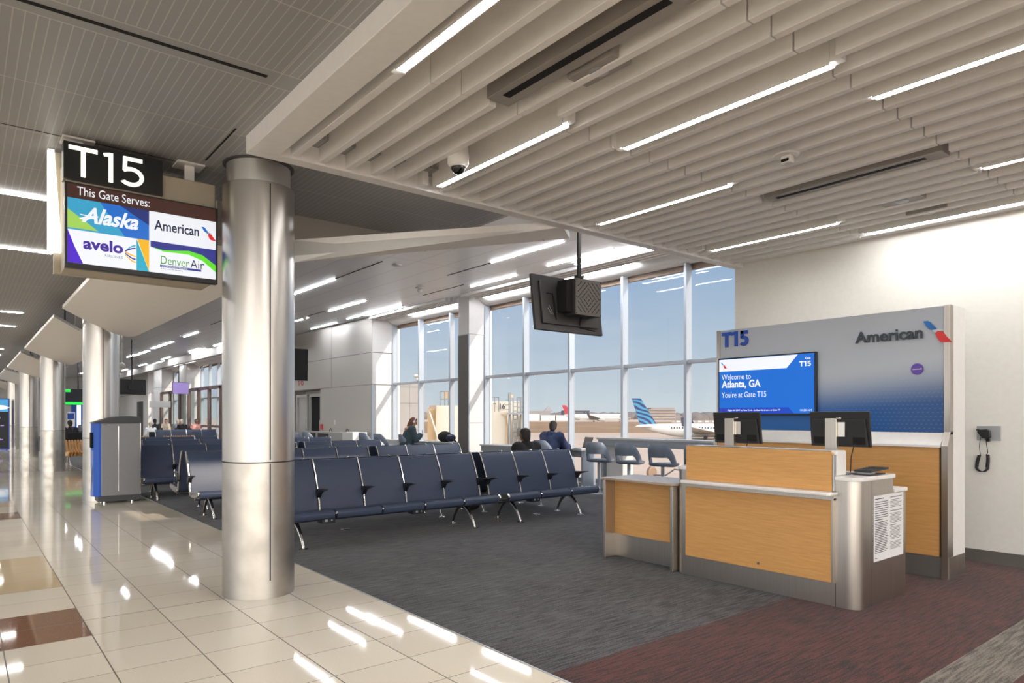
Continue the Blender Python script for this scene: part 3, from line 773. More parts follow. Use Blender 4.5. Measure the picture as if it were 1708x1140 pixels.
lines(0.28, 0.40, 0.245, 0.24, 0.02, 0.005, 0.05); lines(0.28, 0.49, 0.23, 0.13, 0.010, 0.003, 0.06); lines(0.28, 0.49, 0.115, 0.06, 0.010, 0.003, 0.06); lines(0.02, 0.08, 0.022, 0.015, 0.02, 0.004, 0.01)
build('printed_lines', ink, M['ink'], no)

def monitor(y, label, w=0.46):
    t = thing('computer_monitor', label, 'monitor', (5.22, y, 0.962))
    x = 5.27; R = 0.27
    pr = [(-w / 2, 0), (w / 2, 0), (w / 2, R), (-w / 2, R)]
    lean = lambda u, v, q: (x + q + v * -0.12, y + u, 1.172 + v)
    build('screen_back', MB().prism(pr, lean, 0, 0.018), M['black'], t, bevel=0.005)
    build('back_bulge', MB().prism([(-w / 2 + 0.015, 0.004), (w / 2 - 0.015, 0.004), (w / 2 - 0.03, R * 0.78), (-w / 2 + 0.03, R * 0.78)], lean, -0.016, 0.001), M['black'], t, bevel=0.004)
    build('screen', MB().prism([(-w / 2 + 0.01, 0.01), (w / 2 - 0.01, 0.01), (w / 2 - 0.01, R - 0.01), (-w / 2 + 0.01, R - 0.01)], lean, 0.0181, 0.0195), M['blackgloss'], t)
    build('maker_mark', MB().prism([(-0.02, R * 0.80), (0.02, R * 0.80), (0.02, R * 0.83), (-0.02, R * 0.83)], lean, -0.0015, 0.0), M['chrome'], t)
    for s in (-1, 1): build('port_recess', MB().prism([(s * 0.15 - 0.045, 0.02), (s * 0.15 + 0.045, 0.02), (s * 0.15 + 0.045, 0.075), (s * 0.15 - 0.045, 0.075)], lean, -0.018, -0.0165), M['slot'], t)
    build('stand_post', MB().box(5.205, 5.245, y - 0.0, y + 0.09, 0.963, 1.39), M['dsteel'], t, bevel=0.003)
    build('stand_base', MB().box(5.2, 5.36, y - 0.09, y + 0.10, 0.963, 0.975), M['dsteel'], t, bevel=0.003)
    build('mount_plate', MB().box(5.225, 5.232, y - 0.055, y - 0.002, 1.25, 1.36), M['chrome'], t)
    build('cable', MB().tube([(5.235, y - 0.13, 1.20), (5.225, y - 0.12, 1.17), (5.23, y - 0.10, 1.10), (5.24, y - 0.09, 0.98)], 0.004, 6), M['black'], t)
    return t
monitor(3.392, 'left black monitor on the gate desk, seen from behind')
monitor(2.50, 'right black monitor on the gate desk, seen from behind')
kp = thing('keyboard', 'black keyboard on a grey tray at the right end of the desk', 'keyboard', (5.40, 2.42, 0.962))
build('tray', MB().box(5.24, 5.50, 2.265, 2.395, 0.963, 0.972), M['darkgrey'], kp, bevel=0.002)
build('key_deck', MB().prism([(5.25, 0.985), (5.56, 1.0), (5.56, 1.014), (5.25, 1.003)], lambda u, v, w: (u, w, v), 2.265, 2.39), M['black'], kp, bevel=0.003)
build('support', MB().box(5.27, 5.36, 2.28, 2.38, 0.972, 0.988), M['trimgrey'], kp)
kk = MB()
for i in range(5):
    for j in range(6): kk.box(5.30 + i * 0.045, 5.335 + i * 0.045, 2.275 + j * 0.0185, 2.29 + j * 0.0185, 1.0 + i * 0.0015, 1.006 + i * 0.0022)
build('keys', kk, M['darkgrey'], kp)

# low table joined on at the left of the desk
tb = thing('side_table', 'low steel and maple companion table left of the gate desk', 'table', (5.22, 4.33, 0))
build('table_top', MB().pz([(4.97, 3.93), (4.962, 4.15), (4.965, 4.4), (4.985, 4.75), (5.50, 4.75), (5.50, 3.84), (5.03, 3.84), (4.985, 3.87)], 0.776, 0.80), M['taupe'], tb, bevel=0.005)
for i, (y0, y1) in enumerate(((4.70, 4.735), (3.87, 3.905))):
    build('leg_panel', MB().box(4.99, 5.46, y0, y1, 0, 0.775), M['dsteel'], tb, bevel=0.004)
build('modesty_panel', MB().box(5.13, 5.15, 3.905, 4.70, 0.23, 0.775), M['wood'], tb)
build('kick_panel', MB().box(5.15, 5.17, 3.905, 4.70, 0, 0.23).box(5.12, 5.16, 3.905, 4.70, 0.222, 0.232), M['dsteel'], tb)

# ================================================================== AIRLINE BACKDROP
bw = thing('gate_backdrop', 'tall airline backdrop wall of silver-blue print over maple', 'backdrop', (6.69, 3.375, 0))
PX = 6.65
build('carcass', MB().px([(2.205, 0), (4.54, 0), (4.54, 2.37), (2.205, 2.37)], PX + 0.06, 6.99), M['white'], bw)
pp = MB().box(PX, PX + 0.06, 2.255, 4.50, 1.262, 2.368)
pr_o = build('printed_panel', pp, M['print'], bw)
build('lower_panel', MB().box(6.60, PX + 0.06, 2.275, 4.50, 0.187, 1.135), M['wood'], bw, bevel=0.002)
build('cove_ledge', MB().py([(PX - 0.0, 1.262), (PX + 0.06, 1.262), (PX + 0.06, 1.136), (6.575, 1.136), (6.575, 1.155), (6.60, 1.18), (6.64, 1.215), (PX - 0.002, 1.245)], 2.26, 4.50), M['stone'], bw, smooth=40)
for y0, y1 in ((2.205, 2.255), (4.50, 4.545)):
    tr = MB().px([(y0, 1.25), (y1, 1.25), (y1, 2.372), (y0, 2.372)], PX - 0.006, PX + 0.062)
    tr.py([(PX - 0.006, 1.27), (PX + 0.062, 1.27), (PX + 0.062, 0), (6.585, 0), (6.585, 1.15)], y0, y1)
    build('steel_edge', tr, M['dsteel'], bw)
build('plinth', MB().box(6.605, 6.992, 2.203, 4.546, 0, 0.186), M['steelbase'], bw)
build('dark_plinth_front', MB().box(6.60, 6.606, 2.26, 4.50, 0.001, 0.18), M['base'], bw)
def on_back(y, z): return Vector((PX, y, z))
gate_no(on_back(4.474, 2.178), MY, 0.33, 0.165, 0.038, M['royal'], bw, 0.002, 0.014)
text('American', on_back(3.004, 2.098), MY, EZ, w=0.585, h=0.108, mat=M['slate'], parent=bw, name='airline_name', d=0.012, th=0.012, bold=0.018)
def flight(O, R, U, s, parent, names=('flblue', 'flgrey', 'flred'), d=0.003, th=0.012):
    """the two slanted wings of the flight symbol; s = height in metres"""
    P = lambda pts: [(a * s, b * s) for a, b in pts]
    up_ = P([(0.02, 1.0), (0.20, 1.0), (0.30, 0.93), (0.56, 0.60), (0.36, 0.58), (0.26, 0.64), (0.18, 0.72)])
    mid = P([(0.36, 0.60), (0.62, 0.60), (0.80, 0.56), (0.84, 0.52), (0.60, 0.53), (0.50, 0.46), (0.44, 0.50)])
    low = P([(0.50, 0.42), (0.58, 0.53), (0.78, 0.48), (0.94, 0.24), (1.14, 0.0), (0.88, 0.02), (0.72, 0.04), (0.60, 0.16)])
    for nme, poly, mt in (('emblem_wing_blue', up_, names[0]), ('emblem_head', mid, names[1]), ('emblem_wing_red', low, names[2])):
        build(nme, MB().flat(poly, O, R, U, d, th), M[mt], parent)
flight(on_back(2.42, 2.045), MY, EZ, 0.203, bw)
disc = MB()
O = on_back(2.467, 1.828)
disc.prism([(0.05 * math.cos(2 * PI * i / 32), 0.05 * math.sin(2 * PI * i / 32)) for i in range(32)], lambda u, v, w: (O.x - w, O.y + u, O.z + v), 0, 0.012)
dd = build('alliance_disc', disc, M['violet'], bw, smooth=40)
text('oneworld', on_back(2.467, 1.822), MY, EZ, w=0.075, mat=M['white'], parent=dd, name='disc_lettering', d=0.012, th=0.001, bold=0.01, align='C')

# big screen
tv = thing('wall_display', 'large blue welcome screen mounted on the backdrop', 'display', (6.62, 3.94, 1.42))
TX = 6.60
build('bezel', MB().box(TX, PX - 0.006, 3.375, 4.495, 1.418, 2.052), M['blackgloss'], tv, bevel=0.003)
scr = build('screen', MB().box(TX - 0.002, TX + 0.001, 3.39, 4.48, 1.435, 2.038), M['scr_aa'], tv)
O = Vector((TX - 0.002, 4.48, 1.435)); SW, SH = 1.09, 0.603
build('header_band', MB().flat([(0, SH - 0.135), (0.80, SH - 0.135), (0.92, SH - 0.004), (0, SH - 0.004)], O, MY, EZ, 0.0002, 0.0006), M['scr_white'], scr)
build('footer_band', MB().flat([(0, 0), (0.88, 0), (0.82, 0.065), (0, 0.065)], O, MY, EZ, 0.0002, 0.0006), M['scr_band'], scr)
flight(O + MY * 0.02 + EZ * 0.50, MY, EZ, 0.07, scr, ('scr_teal', 'scr_grey', 'scr_red'), 0.001, 0.0006)
for s_, z_, h_, b_ in (('Welcome to', 0.375, 0.05, 0.0), ('Atlanta, GA', 0.272, 0.078, 0.028), ("You're at Gate T15", 0.178, 0.052, 0.0)):
    text(s_, O + MY * 0.032 + EZ * z_, MY, EZ, w={'Welcome to': 0.36, 'Atlanta, GA': 0.475}.get(s_, 0.54), h=h_ * 1.2, mat=M['scr_white'], parent=scr, d=0.0003, th=0.0006, bold=b_)
text('Gate', O + MY * 1.055 + EZ * 0.545, MY, EZ, h=0.022, mat=M['scr_white'], parent=scr, d=0.0003, th=0.0006, bold=0.02, align='R')
gate_no(O + MY * 0.938 + EZ * 0.475, MY, 0.12, 0.052, 0.011, M['scr_white'], scr, 0.0003, 0.0006)
text('Flight AA 2047 to New York - LaGuardia is now at Gate T9', O + MY * 0.11 + EZ * 0.024, MY, EZ, w=0.62, h=0.024, mat=M['scr_white'], parent=scr, d=0.001, th=0.0006, bold=0.012)
text('10:28 AM', O + MY * 1.065 + EZ * 0.024, MY, EZ, w=0.12, h=0.02, mat=M['scr_white'], parent=scr, d=0.0003, th=0.0006, align='R')
build('alliance_dot', MB().flat([(0.055 + 0.018 * math.cos(a * PI / 8), 0.034 + 0.018 * math.sin(a * PI / 8)) for a in range(16)], O, MY, EZ, 0.001, 0.0006), M['scr_violet'], scr)

# handset on its plate
ph = thing('wall_handset', 'black announcement handset with coiled cord on a steel wall plate', 'handset', (XR, 2.23, 1.25))
build('wall_plate', MB().box(XR - 0.008, XR, 2.115, 2.315, 1.175, 1.315), M['trimgrey'], ph, bevel=0.006)
build('handset_body', MB().px([(2.19, 1.21), (2.20, 1.195), (2.26, 1.195), (2.27, 1.21), (2.30, 1.255), (2.29, 1.28), (2.22, 1.285), (2.195, 1.27)], XR - 0.05, XR - 0.01), M['black'], ph, bevel=0.008, seg=3)
build('hang_clip', MB().box(XR - 0.055, XR - 0.008, 2.29, 2.305, 1.27, 1.285).box(XR - 0.04, XR - 0.008, 2.20, 2.225, 1.165, 1.195), M['black'], ph, bevel=0.003)
cord = []
path = []
for i in range(13): path.append((2.275 + 0.008 * math.sin(i / 12 * PI), 1.205 - 0.18 * i / 12))
lo = []
for i in range(200):
    a = i / 199.0
    if a < 0.38: y, z = 2.285 - 0.0 + 0.02 * math.sin(a * 4), 1.03 - 0.11 * a / 0.38
    elif a < 0.62:
        q = (a - 0.38) / 0.24 * PI; y, z = 2.262 + 0.045 * math.cos(q) , 0.92 - 0.045 * math.sin(q)
    else: y, z = 2.217 - 0.004 * math.sin(a * 9), 0.92 + 0.12 * (a - 0.62) / 0.38
    lo.append((y, z))
loop = []
for i, (y, z) in enumerate(lo):
    for s_ in range(4):
        a = (i * 4 + s_) / 4.0 * 1.25
        loop.append((XR - 0.03 + 0.012 * math.cos(a * PI * 0.5), y + 0.013 * math.sin(a * PI * 0.5), z))
build('coiled_cord', MB().tube([(XR - 0.03, y, z) for y, z in path] + loop + [(XR - 0.03, 2.215, 1.06), (XR - 0.03, 2.232, 1.195)], 0.0032, 6), M['black'], ph, smooth=60)
# hairline joint and small plates on the wall
tag(build('wall_outlet', MB().box(XR - 0.006, XR, 0.8, 0.87, 0.33, 0.44), M['white'], None, bevel=0.003), 'small white outlet plate low on the wall right of the backdrop', 'outlet')

# ================================================================== HANGING GATE SIGN
sg = thing('gate_sign', 'hanging gate sign reading T15 over a lit list of airlines', 'sign', (1.08, 5.85, 3.4))
SY = 5.70
build('cabinet', MB().box(0.58, 1.582, SY + 0.03, SY + 0.38, 2.47, 3.25), M['beigemetal'], sg, bevel=0.004)
build('rear_leaf', MB().box(0.54, 1.582, SY + 0.381, SY + 0.44, 2.47, 3.37), M['beigemetal'], sg)
build('lit_end_panel', MB().py([(0.498, 3.37), (0.538, 3.37), (0.586, 2.62), (0.498, 2.62)], SY + 0.33, SY + 0.379), M['lit'], sg)
build('header_box', MB().box(0.562, 1.195, SY, SY + 0.12, 3.08, 3.345), M['signblack'], sg, bevel=0.002)
gate_no((0.592, SY, 3.108), EX, 0.475, 0.212, 0.028, M['litletter'], sg, 0.0, 0.006)
for x in (0.66, 1.41):
    build('hanger', MB().box(x - 0.035, x + 0.035, SY + 0.1, SY + 0.14, 3.24, ZC), M['white'], sg)
    build('ceiling_plate', MB().box(x - 0.10, x + 0.10, SY + 0.04, SY + 0.22, ZC - 0.015, ZC - 0.001), M['white'], sg)
dsp = build('display', MB().box(0.567, 1.588, SY - 0.02, SY + 0.035, 2.452, 3.055), M['black'], sg, bevel=0.004)
O = Vector((0.583, SY - 0.02, 2.488)); W_, H_ = 0.99, 0.556
def plate(nme, poly, mt, d=0.0, par=None): return build(nme, MB().flat([(a * W_, b * H_) for a, b in poly], O, EX, EZ, d, 0.0008), M[mt], par or dsp)
plate('title_bar', [(0, 0.82), (1, 0.82), (1, 1), (0, 1)], 'scr_brown', 0.0004)
plate('screen', [(0, 0), (1, 0), (1, 0.82), (0, 0.82)], 'scr_white', 0.0002)
text('This Gate Serves:', O + Vector((0.058, 0, 0.482)), EX, EZ, w=0.46, h=0.062, mat=M['scr_white'], parent=dsp, d=0.0013, th=0.0006)
plate('blue_field', [(0, 0.42), (0.52, 0.42), (0.52, 0.82), (0, 0.82)], 'scr_royal', 0.001)
plate('sky_facet', [(0, 0.42), (0.36, 0.42), (0.20, 0.82), (0, 0.82)], 'scr_teal', 0.0014)
plate('blue_facet', [(0.2, 0.82), (0.27, 0.64), (0.40, 0.48), (0.52, 0.42), (0.52, 0.56), (0.33, 0.82)], 'scr_royal', 0.0016)
plate('navy_facet', [(0.33, 0.82), (0.52, 0.62), (0.52, 0.82)], 'scr_navy', 0.0019)
plate('green_facet', [(0, 0.44), (0.19, 0.44), (0, 0.68)], 'scr_green', 0.0019)
text('Alaska', O + Vector((0.085 * W_, 0, 0.53 * H_)), EX, EZ, w=0.36, h=0.115, mat=M['scr_white'], parent=dsp, d=0.0026, th=0.0006, bold=0.03, shear=0.35)
plate('swash', [(0.07, 0.575), (0.10, 0.555), (0.19, 0.62), (0.185, 0.635), (0.13, 0.625), (0.075, 0.632), (0.078, 0.622), (0.115, 0.612)], 'scr_white', 0.0026)
plate('white_quarter', [(0.53, 0.42), (1, 0.42), (1, 0.82), (0.53, 0.82)], 'scr_white', 0.0012)
text('American', O + Vector((0.555 * W_, 0, 0.575 * H_)), EX, EZ, w=0.315, h=0.078, mat=M['scr_ink'], parent=dsp, d=0.0022, th=0.0006, bold=0.016)
flight(O + Vector((0.89 * W_, 0, 0.545 * H_)), EX, EZ, 0.098, dsp, ('scr_royal', 'scr_grey', 'scr_red'), 0.0022, 0.0006)
plate('purple_wedge', [(0, 0), (0.095, 0), (0.045, 0.20), (0, 0.42)], 'scr_purple', 0.001)
text('avelo', O + Vector((0.095 * W_, 0, 0.19 * H_)), EX, EZ, w=0.25, h=0.085, mat=M['scr_violet'], parent=dsp, d=0.0012, th=0.0006, bold=0.035)
text('AIRLINES', O + Vector((0.225 * W_, 0, 0.125 * H_)), EX, EZ, w=0.12, h=0.018, mat=M['scr_grey'], parent=dsp, d=0.0012, th=0.0006)
for i, mt in enumerate(('scr_aqua', 'scr_violet', 'scr_gold', 'scr_violet', 'scr_gold')):
    m = MB(); n_ = 8; up_ = i < 2; zz = 0.305 - 0.0 * i - i * 0.045
    a = [(0.36 + 0.07 * q / n_, (0.24 if up_ else 0.22) - (0 if up_ else 0.02 * (i - 2)) + (1 if up_ else -1) * (0.09 - 0.035 * (i if up_ else i - 2)) * math.sin(q / n_ * PI / 2) * (1.0 - 0.0)) for q in range(n_ + 1)]
    if i >= 2: a = [(0.36 + 0.07 * q / n_, 0.235 - 0.02 * (i - 2) - (0.045 + 0.02 * (i - 2)) * math.sin(q / n_ * PI / 2)) for q in range(n_ + 1)]
    poly = a + [(x_, z_ - 0.018) for x_, z_ in a[::-1]]
    plate('swoosh_stroke', poly, mt, 0.0012 + i * 0.0003)
plate('aqua_wedge', [(0.435, 0), (0.52, 0), (0.435, 0.42)], 'scr_aqua', 0.001)
plate('gold_wedge', [(0.52, 0.0), (0.52, 0.42), (0.44, 0.42)], 'scr_gold', 0.0012)
wv = [(0.53, 0.34), (0.62, 0.315), (0.70, 0.33), (0.80, 0.355), (0.9, 0.32), (1.0, 0.20)]
plate('indigo_band', [(0.53, 0.42), (0.53, 0.34)] + wv[1:] + [(1.0, 0.42)], 'scr_deny', 0.0016)
plate('green_wave', wv + [(1.0, 0.10), (0.9, 0.24), (0.80, 0.30), (0.70, 0.30), (0.62, 0.295)], 'scr_lime', 0.0018)
text('Denver', O + Vector((0.60 * W_, 0, 0.125 * H_)), EX, EZ, w=0.20, h=0.062, mat=M['scr_dgreen'], parent=dsp, d=0.0022, th=0.0006)
text('Air', O + Vector((0.81 * W_, 0, 0.125 * H_)), EX, EZ, w=0.10, h=0.062, mat=M['scr_ink'], parent=dsp, d=0.0022, th=0.0006)
plate('indigo_bar', [(0.595, 0.085), (0.89, 0.085), (0.89, 0.115), (0.595, 0.115)], 'scr_deny', 0.002)
text('CONNECTION', O + Vector((0.605 * W_, 0, 0.091 * H_)), EX, EZ, w=0.18, h=0.010, mat=M['scr_white'], parent=dsp, d=0.0028, th=0.0005, bold=0.02)
text('A Key Lime Air Company', O + Vector((0.60 * W_, 0, 0.05 * H_)), EX, EZ, w=0.155, h=0.014, mat=M['scr_ink'], parent=dsp, d=0.0016, th=0.0005)

# ================================================================== WASTE BIN
bn = thing('waste_bin', 'tall silver and blue waste bin with a curved charcoal lid', 'bin', (2.02, 12.9, 0))
bx0, bx1, by0, by1 = 1.73, 2.33, 12.70, 13.08
bul = [(bx0, by0)] + [(bx0 - 0.09 * math.sin(PI * i / 8), by0 + (by1 - by0) * i / 8) for i in range(1, 8)] + [(bx0, by1)]
build('blue_front', MB().pz(bul + [(bx0 + 0.03, by1), (bx0 + 0.03, by0)], 0.115, 1.30), M['binblue'], bn, smooth=50)
build('silver_body', MB().box(bx0 + 0.03, bx1, by0, by1, 0.115, 1.30), M['bin'], bn, bevel=0.012)
build('lid', MB().px([(by0, 1.30), (by1, 1.30), (by1, 1.40), (by0, 1.40)], bx0 - 0.04, bx1) if False else MB().prism([(bx0 - 0.08, 1.30), (bx1, 1.30), (bx1, 1.40), (bx1 - 0.16, 1.415), (bx1 - 0.32, 1.405), (bx1 - 0.46, 1.38), (bx1 - 0.58, 1.345), (bx0 - 0.08, 1.31)], lambda u, v, w: (u, w, v), by0 - 0.005, by1 + 0.005), M['bindark'], bn, bevel=0.006)
build('base', MB().box(bx0 - 0.01, bx1 - 0.01, by0 + 0.0, by1, 0.03, 0.115), M['bindark'], bn, bevel=0.004)
for i, (x, y) in enumerate(((bx0 + 0.08, by0 + 0.04), (bx1 - 0.12, by0 + 0.04), (bx0 + 0.08, by1 - 0.04), (bx1 - 0.12, by1 - 0.04))):
    build('foot', MB().lathe([(0.02, 0), (0.02, 0.03)], (x, y, 0), 10), M['chrome'], bn)
build('door_groove', MB().box(2.0, 2.012, by0 - 0.002, by0 + 0.004, 0.19, 1.25), M['chrome'], bn)
build('corner_strip', MB().box(bx1 - 0.01, bx1 + 0.002, by0 - 0.002, by0 + 0.02, 0.12, 1.30), M['chrome'], bn)
build('mouth', MB().px([(by0 + 0.10, 0.90), (by0 + 0.26, 0.90), (by0 + 0.26, 1.15), (by0 + 0.10, 1.15)], bx0 - 0.096, bx0 - 0.05), M['slot'], bn, bevel=0.01)
build('pale_wrap', MB().pz([(x - 0.002, y) for x, y in bul[2:7]] + [(x + 0.004, y) for x, y in bul[2:7][::-1]], 0.125, 0.86), M['binpale'], bn, smooth=50)
build('leaf_print', MB().px([(by0 + 0.16, 0.22), (by0 + 0.20, 0.32), (by0 + 0.19, 0.45), (by0 + 0.13, 0.58), (by0 + 0.10, 0.62), (by0 + 0.11, 0.5), (by0 + 0.12, 0.34)], bx0 - 0.095, bx0 - 0.088), M['white'], bn)
build('small_mark', MB().box(bx0 + 0.06, bx0 + 0.12, by0 - 0.001, by0 + 0.002, 1.265, 1.275), M['bindark'], bn)

# ================================================================== HANGING DISPLAYS
def tvset(name, label, c, w, h, pole_top, tilt=0.0, back=True, rz=0.0, screen='blackgloss', rich=False, polex=0.0):
    """c = centre of the set; local x across, screen faces local +y when back=True"""
    t = thing(name, label, 'display', (0, 0, 0)); t.location = c; t.rotation_euler = (0, 0, rz); ORG[t.name] = Vector((0, 0, 0))
    s = 1 if back else -1
    ct, st = math.cos(tilt), math.sin(tilt)
    def loc(u, v, q):
        y = q * s; return (u, y * ct + v * st, v * ct - y * st)
    rect = lambda a, b, e_=0: [(-a + e_, -b + e_), (a - e_, -b + e_), (a - e_, b - e_), (-a + e_, b - e_)]
    build('set_body', MB().prism(rect(w / 2, h / 2), loc, -0.02, 0.02), M['darkgrey'] if rich else M['black'], t, bevel=0.004)
    build('set_back', MB().prism(rect(w / 2 - 0.09, h / 2 - 0.07), loc, -0.045, -0.019), M['darkgrey'] if rich else M['black'], t, bevel=0.006)
    build('screen', MB().prism(rect(w / 2 - 0.012, h / 2 - 0.012), loc, 0.0201, 0.0215), M[screen], t)
    build('pole', MB().tube([(polex, -0.12 * s, h / 2 - 0.15), (polex, -0.12 * s, pole_top - c[2])], 0.024, 12), M['black'], t, smooth=40)
    build('bracket', MB().box(polex - 0.12, polex + 0.12, -0.16 * s, -0.03 * s, -0.10, 0.06), M['black'], t)
    if rich:
        build('collar', MB().lathe([(0.06, h / 2 + 0.02), (0.045, h / 2 - 0.03), (0.04, h / 2 - 0.08)], (polex, -0.12, 0), 16), M['black'], t, smooth=40)
        bx = polex + 0.02
        build('media_box', MB().box(bx - 0.20, bx + 0.20, -0.24, -0.06, -0.13, 0.27), M['darkgrey'], t, bevel=0.004)
        gb = build('perforated_cover', MB().box(bx - 0.20, bx + 0.20, -0.252, -0.242, -0.13, 0.27), M['grill'], t, bevel=0.004)
        g = MB()
        for i in range(-5, 6):
            for j in range(-5, 6):
                if (i + j) % 2 == 0: continue
                cx, cz = i * 0.031, j * 0.031
                if abs(cx) + 0.02 > 0.18 or abs(cz) + 0.02 > 0.18: continue
                sgn = -1 if (i * j > 0 or (i == 0 and j > 0) or (j == 0 and i > 0)) else 1
                a = 0.018; ww = 0.0045; q_ = 0.7071
                dx_, dz_ = a * q_, a * q_ * sgn; nx_, nz_ = -dz_ / a * ww, dx_ / a * ww
                g.flat([(cx - dx_ - nx_, cz - dz_ - nz_), (cx + dx_ - nx_, cz + dz_ - nz_), (cx + dx_ + nx_, cz + dz_ + nz_), (cx - dx_ + nx_, cz - dz_ + nz_)], (bx, -0.2522, 0.07), EX, EZ, 0, 0.0006)
        build('slots', g, M['slot'], gb)
        for sx in (-0.185, 0.185):
            for sz in (-0.115, 0.07, 0.255): build('screw', MB().ball((bx + sx, -0.253, sz), 0.006, 8, 5), M['slot'], gb)
        build('side_fins', MB().box(bx - 0.29, bx - 0.20, -0.2, -0.05, -0.10, 0.25), M['slot'], t, bevel=0.004)
        build('wall_plate_arm', MB().box(-w / 2 + 0.12, w / 2 - 0.1, -0.05, -0.045, -h / 2 + 0.10, -h / 2 + 0.13), M['darkgrey'], t)
        build('cable', MB().tube([(-0.36, -0.055, 0.10), (-0.28, -0.06, 0.10), (-0.25, -0.06, 0.0), (-0.24, -0.07, -0.15), (-0.22, -0.06, -0.20)], 0.008, 6), M['slot'], t)
        build('cable', MB().tube([(-0.34, -0.055, -0.06), (-0.30, -0.06, -0.12), (-0.26, -0.06, -0.14), (-0.33, -0.06, -0.03)], 0.003, 6), M['trimgrey'], t)
        build('cable', MB().tube([(bx + 0.03, -0.1, -0.13), (bx + 0.03, -0.08, -0.2), (bx + 0.06, -0.055, -0.24), (bx + 0.3, -0.055, -0.26)], 0.007, 6), M['slot'], t)
    return t
def onY(px, py, Y):
    u = FW + RT * ((px - 854) / 1138.7); t_ = Y / u.y; return Vector((u.x * t_, Y, EYE + (696 - py) / 1138.7 * t_))
c = onY(946, 511, 5.62)
hang = tvset('hanging_display', 'large hanging display seen from behind with a perforated box', tuple(c), 1.035, 0.62, ZH, tilt=0.13, back=True, rich=True, polex=0.07)
c = onY(465, 607, 12.5)
tvset('hanging_display', 'dark hanging display half hidden by the nearest column', (c.x, 12.5, c.z), 1.1, 0.60, ZH, tilt=-0.06, back=False, screen='blackgloss')
c = onY(219, 646, 29.5)
tvset('hanging_display', 'small black hanging display above the silver waste bin', (c.x, 29.5, c.z), 1.0, 0.58, ZH, back=True)
c = onY(301, 648, 38)
tvset('hanging_display', 'lilac lit hanging display turned sideways in front of the far windows', (c.x, 38, c.z), 1.0, 0.6, ZH, back=False, rz=0.5, screen='scr_lilac')
c = onY(131, 663, 36)
gt = tvset('hanging_display', 'green and black lit hanging display between two columns', (c.x, 36, c.z), 1.25, 0.72, ZH, back=False, screen='scr_black')
build('green_band', MB().box(-0.6, 0.6, -0.024, -0.0218, -0.34, -0.22).box(-0.6, -0.5, -0.024, -0.0218, -0.22, 0.34).box(-0.5, -0.3, -0.024, -0.0218, 0.22, 0.34), M['scr_neon'], gt)

# ================================================================== THINGS LET INTO THE SLATS
def ceiling_box(name, label, cat, x0, x1, y0, y1, slot=None, z=ZS + 0.03, group=None):
    t = thing(name, label, cat, ((x0 + x1) / 2, (y0 + y1) / 2, z), 0, group)
    build('housing', MB().box(x0, x1, y0, y1, z, ZS + 0.195), M['vent'], t, bevel=0.003)
    return t
v1 = ceiling_box('slot_diffuser', 'long grey slot diffuser let into the near slats', 'vent', 2.455, 2.625, 1.86, 3.28)
build('slot', MB().box(2.50, 2.55, 1.98, 3.18, ZS + 0.026, ZS + 0.032), M['slot'], v1)
v2 = ceiling_box('slot_diffuser', 'long grey slot diffuser let into the far slats', 'vent', 5.46, 5.62, 1.87, 3.26)
build('slot', MB().box(5.52, 5.56, 2.0, 3.18, ZS + 0.026, ZS + 0.032), M['slot'], v2)
for i, (x, y, lab) in enumerate(((2.73, 2.62, 'square grey recessed speaker beside the near slot diffuser'), (6.45, 2.52, 'small square recessed fitting in the far slats, left one'), (7.0, 2.50, 'small square recessed fitting nearest the wall'))):
    s_ = ceiling_box('recessed_speaker', lab, 'speaker', x - 0.078, x + 0.078, y - 0.17, y + 0.17, z=ZS + 0.02)
    build('round_grille', MB().lathe([(0.05, 0), (0.055, 0.004), (0.04, 0.006)], (x, y, ZS + 0.014), 24), M['trimgrey'], s_, smooth=40)
cm = thing('dome_camera', 'white dome camera hanging below the slats near the frame', 'camera', (2.83, 4.13, ZS))
cx, cy = 2.83, 4.13
build('mount', MB().lathe([(0.075, ZS + 0.10), (0.08, ZS + 0.02), (0.078, ZS - 0.03), (0.06, ZS - 0.05), (0.0, ZS - 0.05)], (cx, cy, 0), 28), M['white'], cm, smooth=40)
build('dome', MB().ball((cx, cy, ZS - 0.055), (0.052, 0.052, 0.05), 20, 12), M['blackgloss'], cm, smooth=60)
build('trim_ring', MB().lathe([(0.062, ZS - 0.045), (0.066, ZS - 0.05), (0.062, ZS - 0.056), (0.05, ZS - 0.056)], (cx, cy, 0), 28), M['white'], cm, smooth=40)
sd = thing('smoke_detector', 'white round detector with a small horn in the middle of the slats', 'detector', (4.62, 2.58, ZS))
cx, cy = 4.62, 2.58
build('base_disc', MB().lathe([(0.085, ZS + 0.012), (0.09, ZS + 0.004), (0.085, ZS - 0.004), (0, ZS - 0.006)], (cx, cy, 0), 28), M['white'], sd, smooth=40)
build('horn', MB().box(cx - 0.03, cx + 0.035, cy - 0.045, cy + 0.03, ZS - 0.06, ZS - 0.004), M['white'], sd, bevel=0.008)
build('horn_slots', MB().box(cx - 0.035, cx - 0.028, cy - 0.035, cy + 0.02, ZS - 0.05, ZS - 0.03), M['slot'], sd)
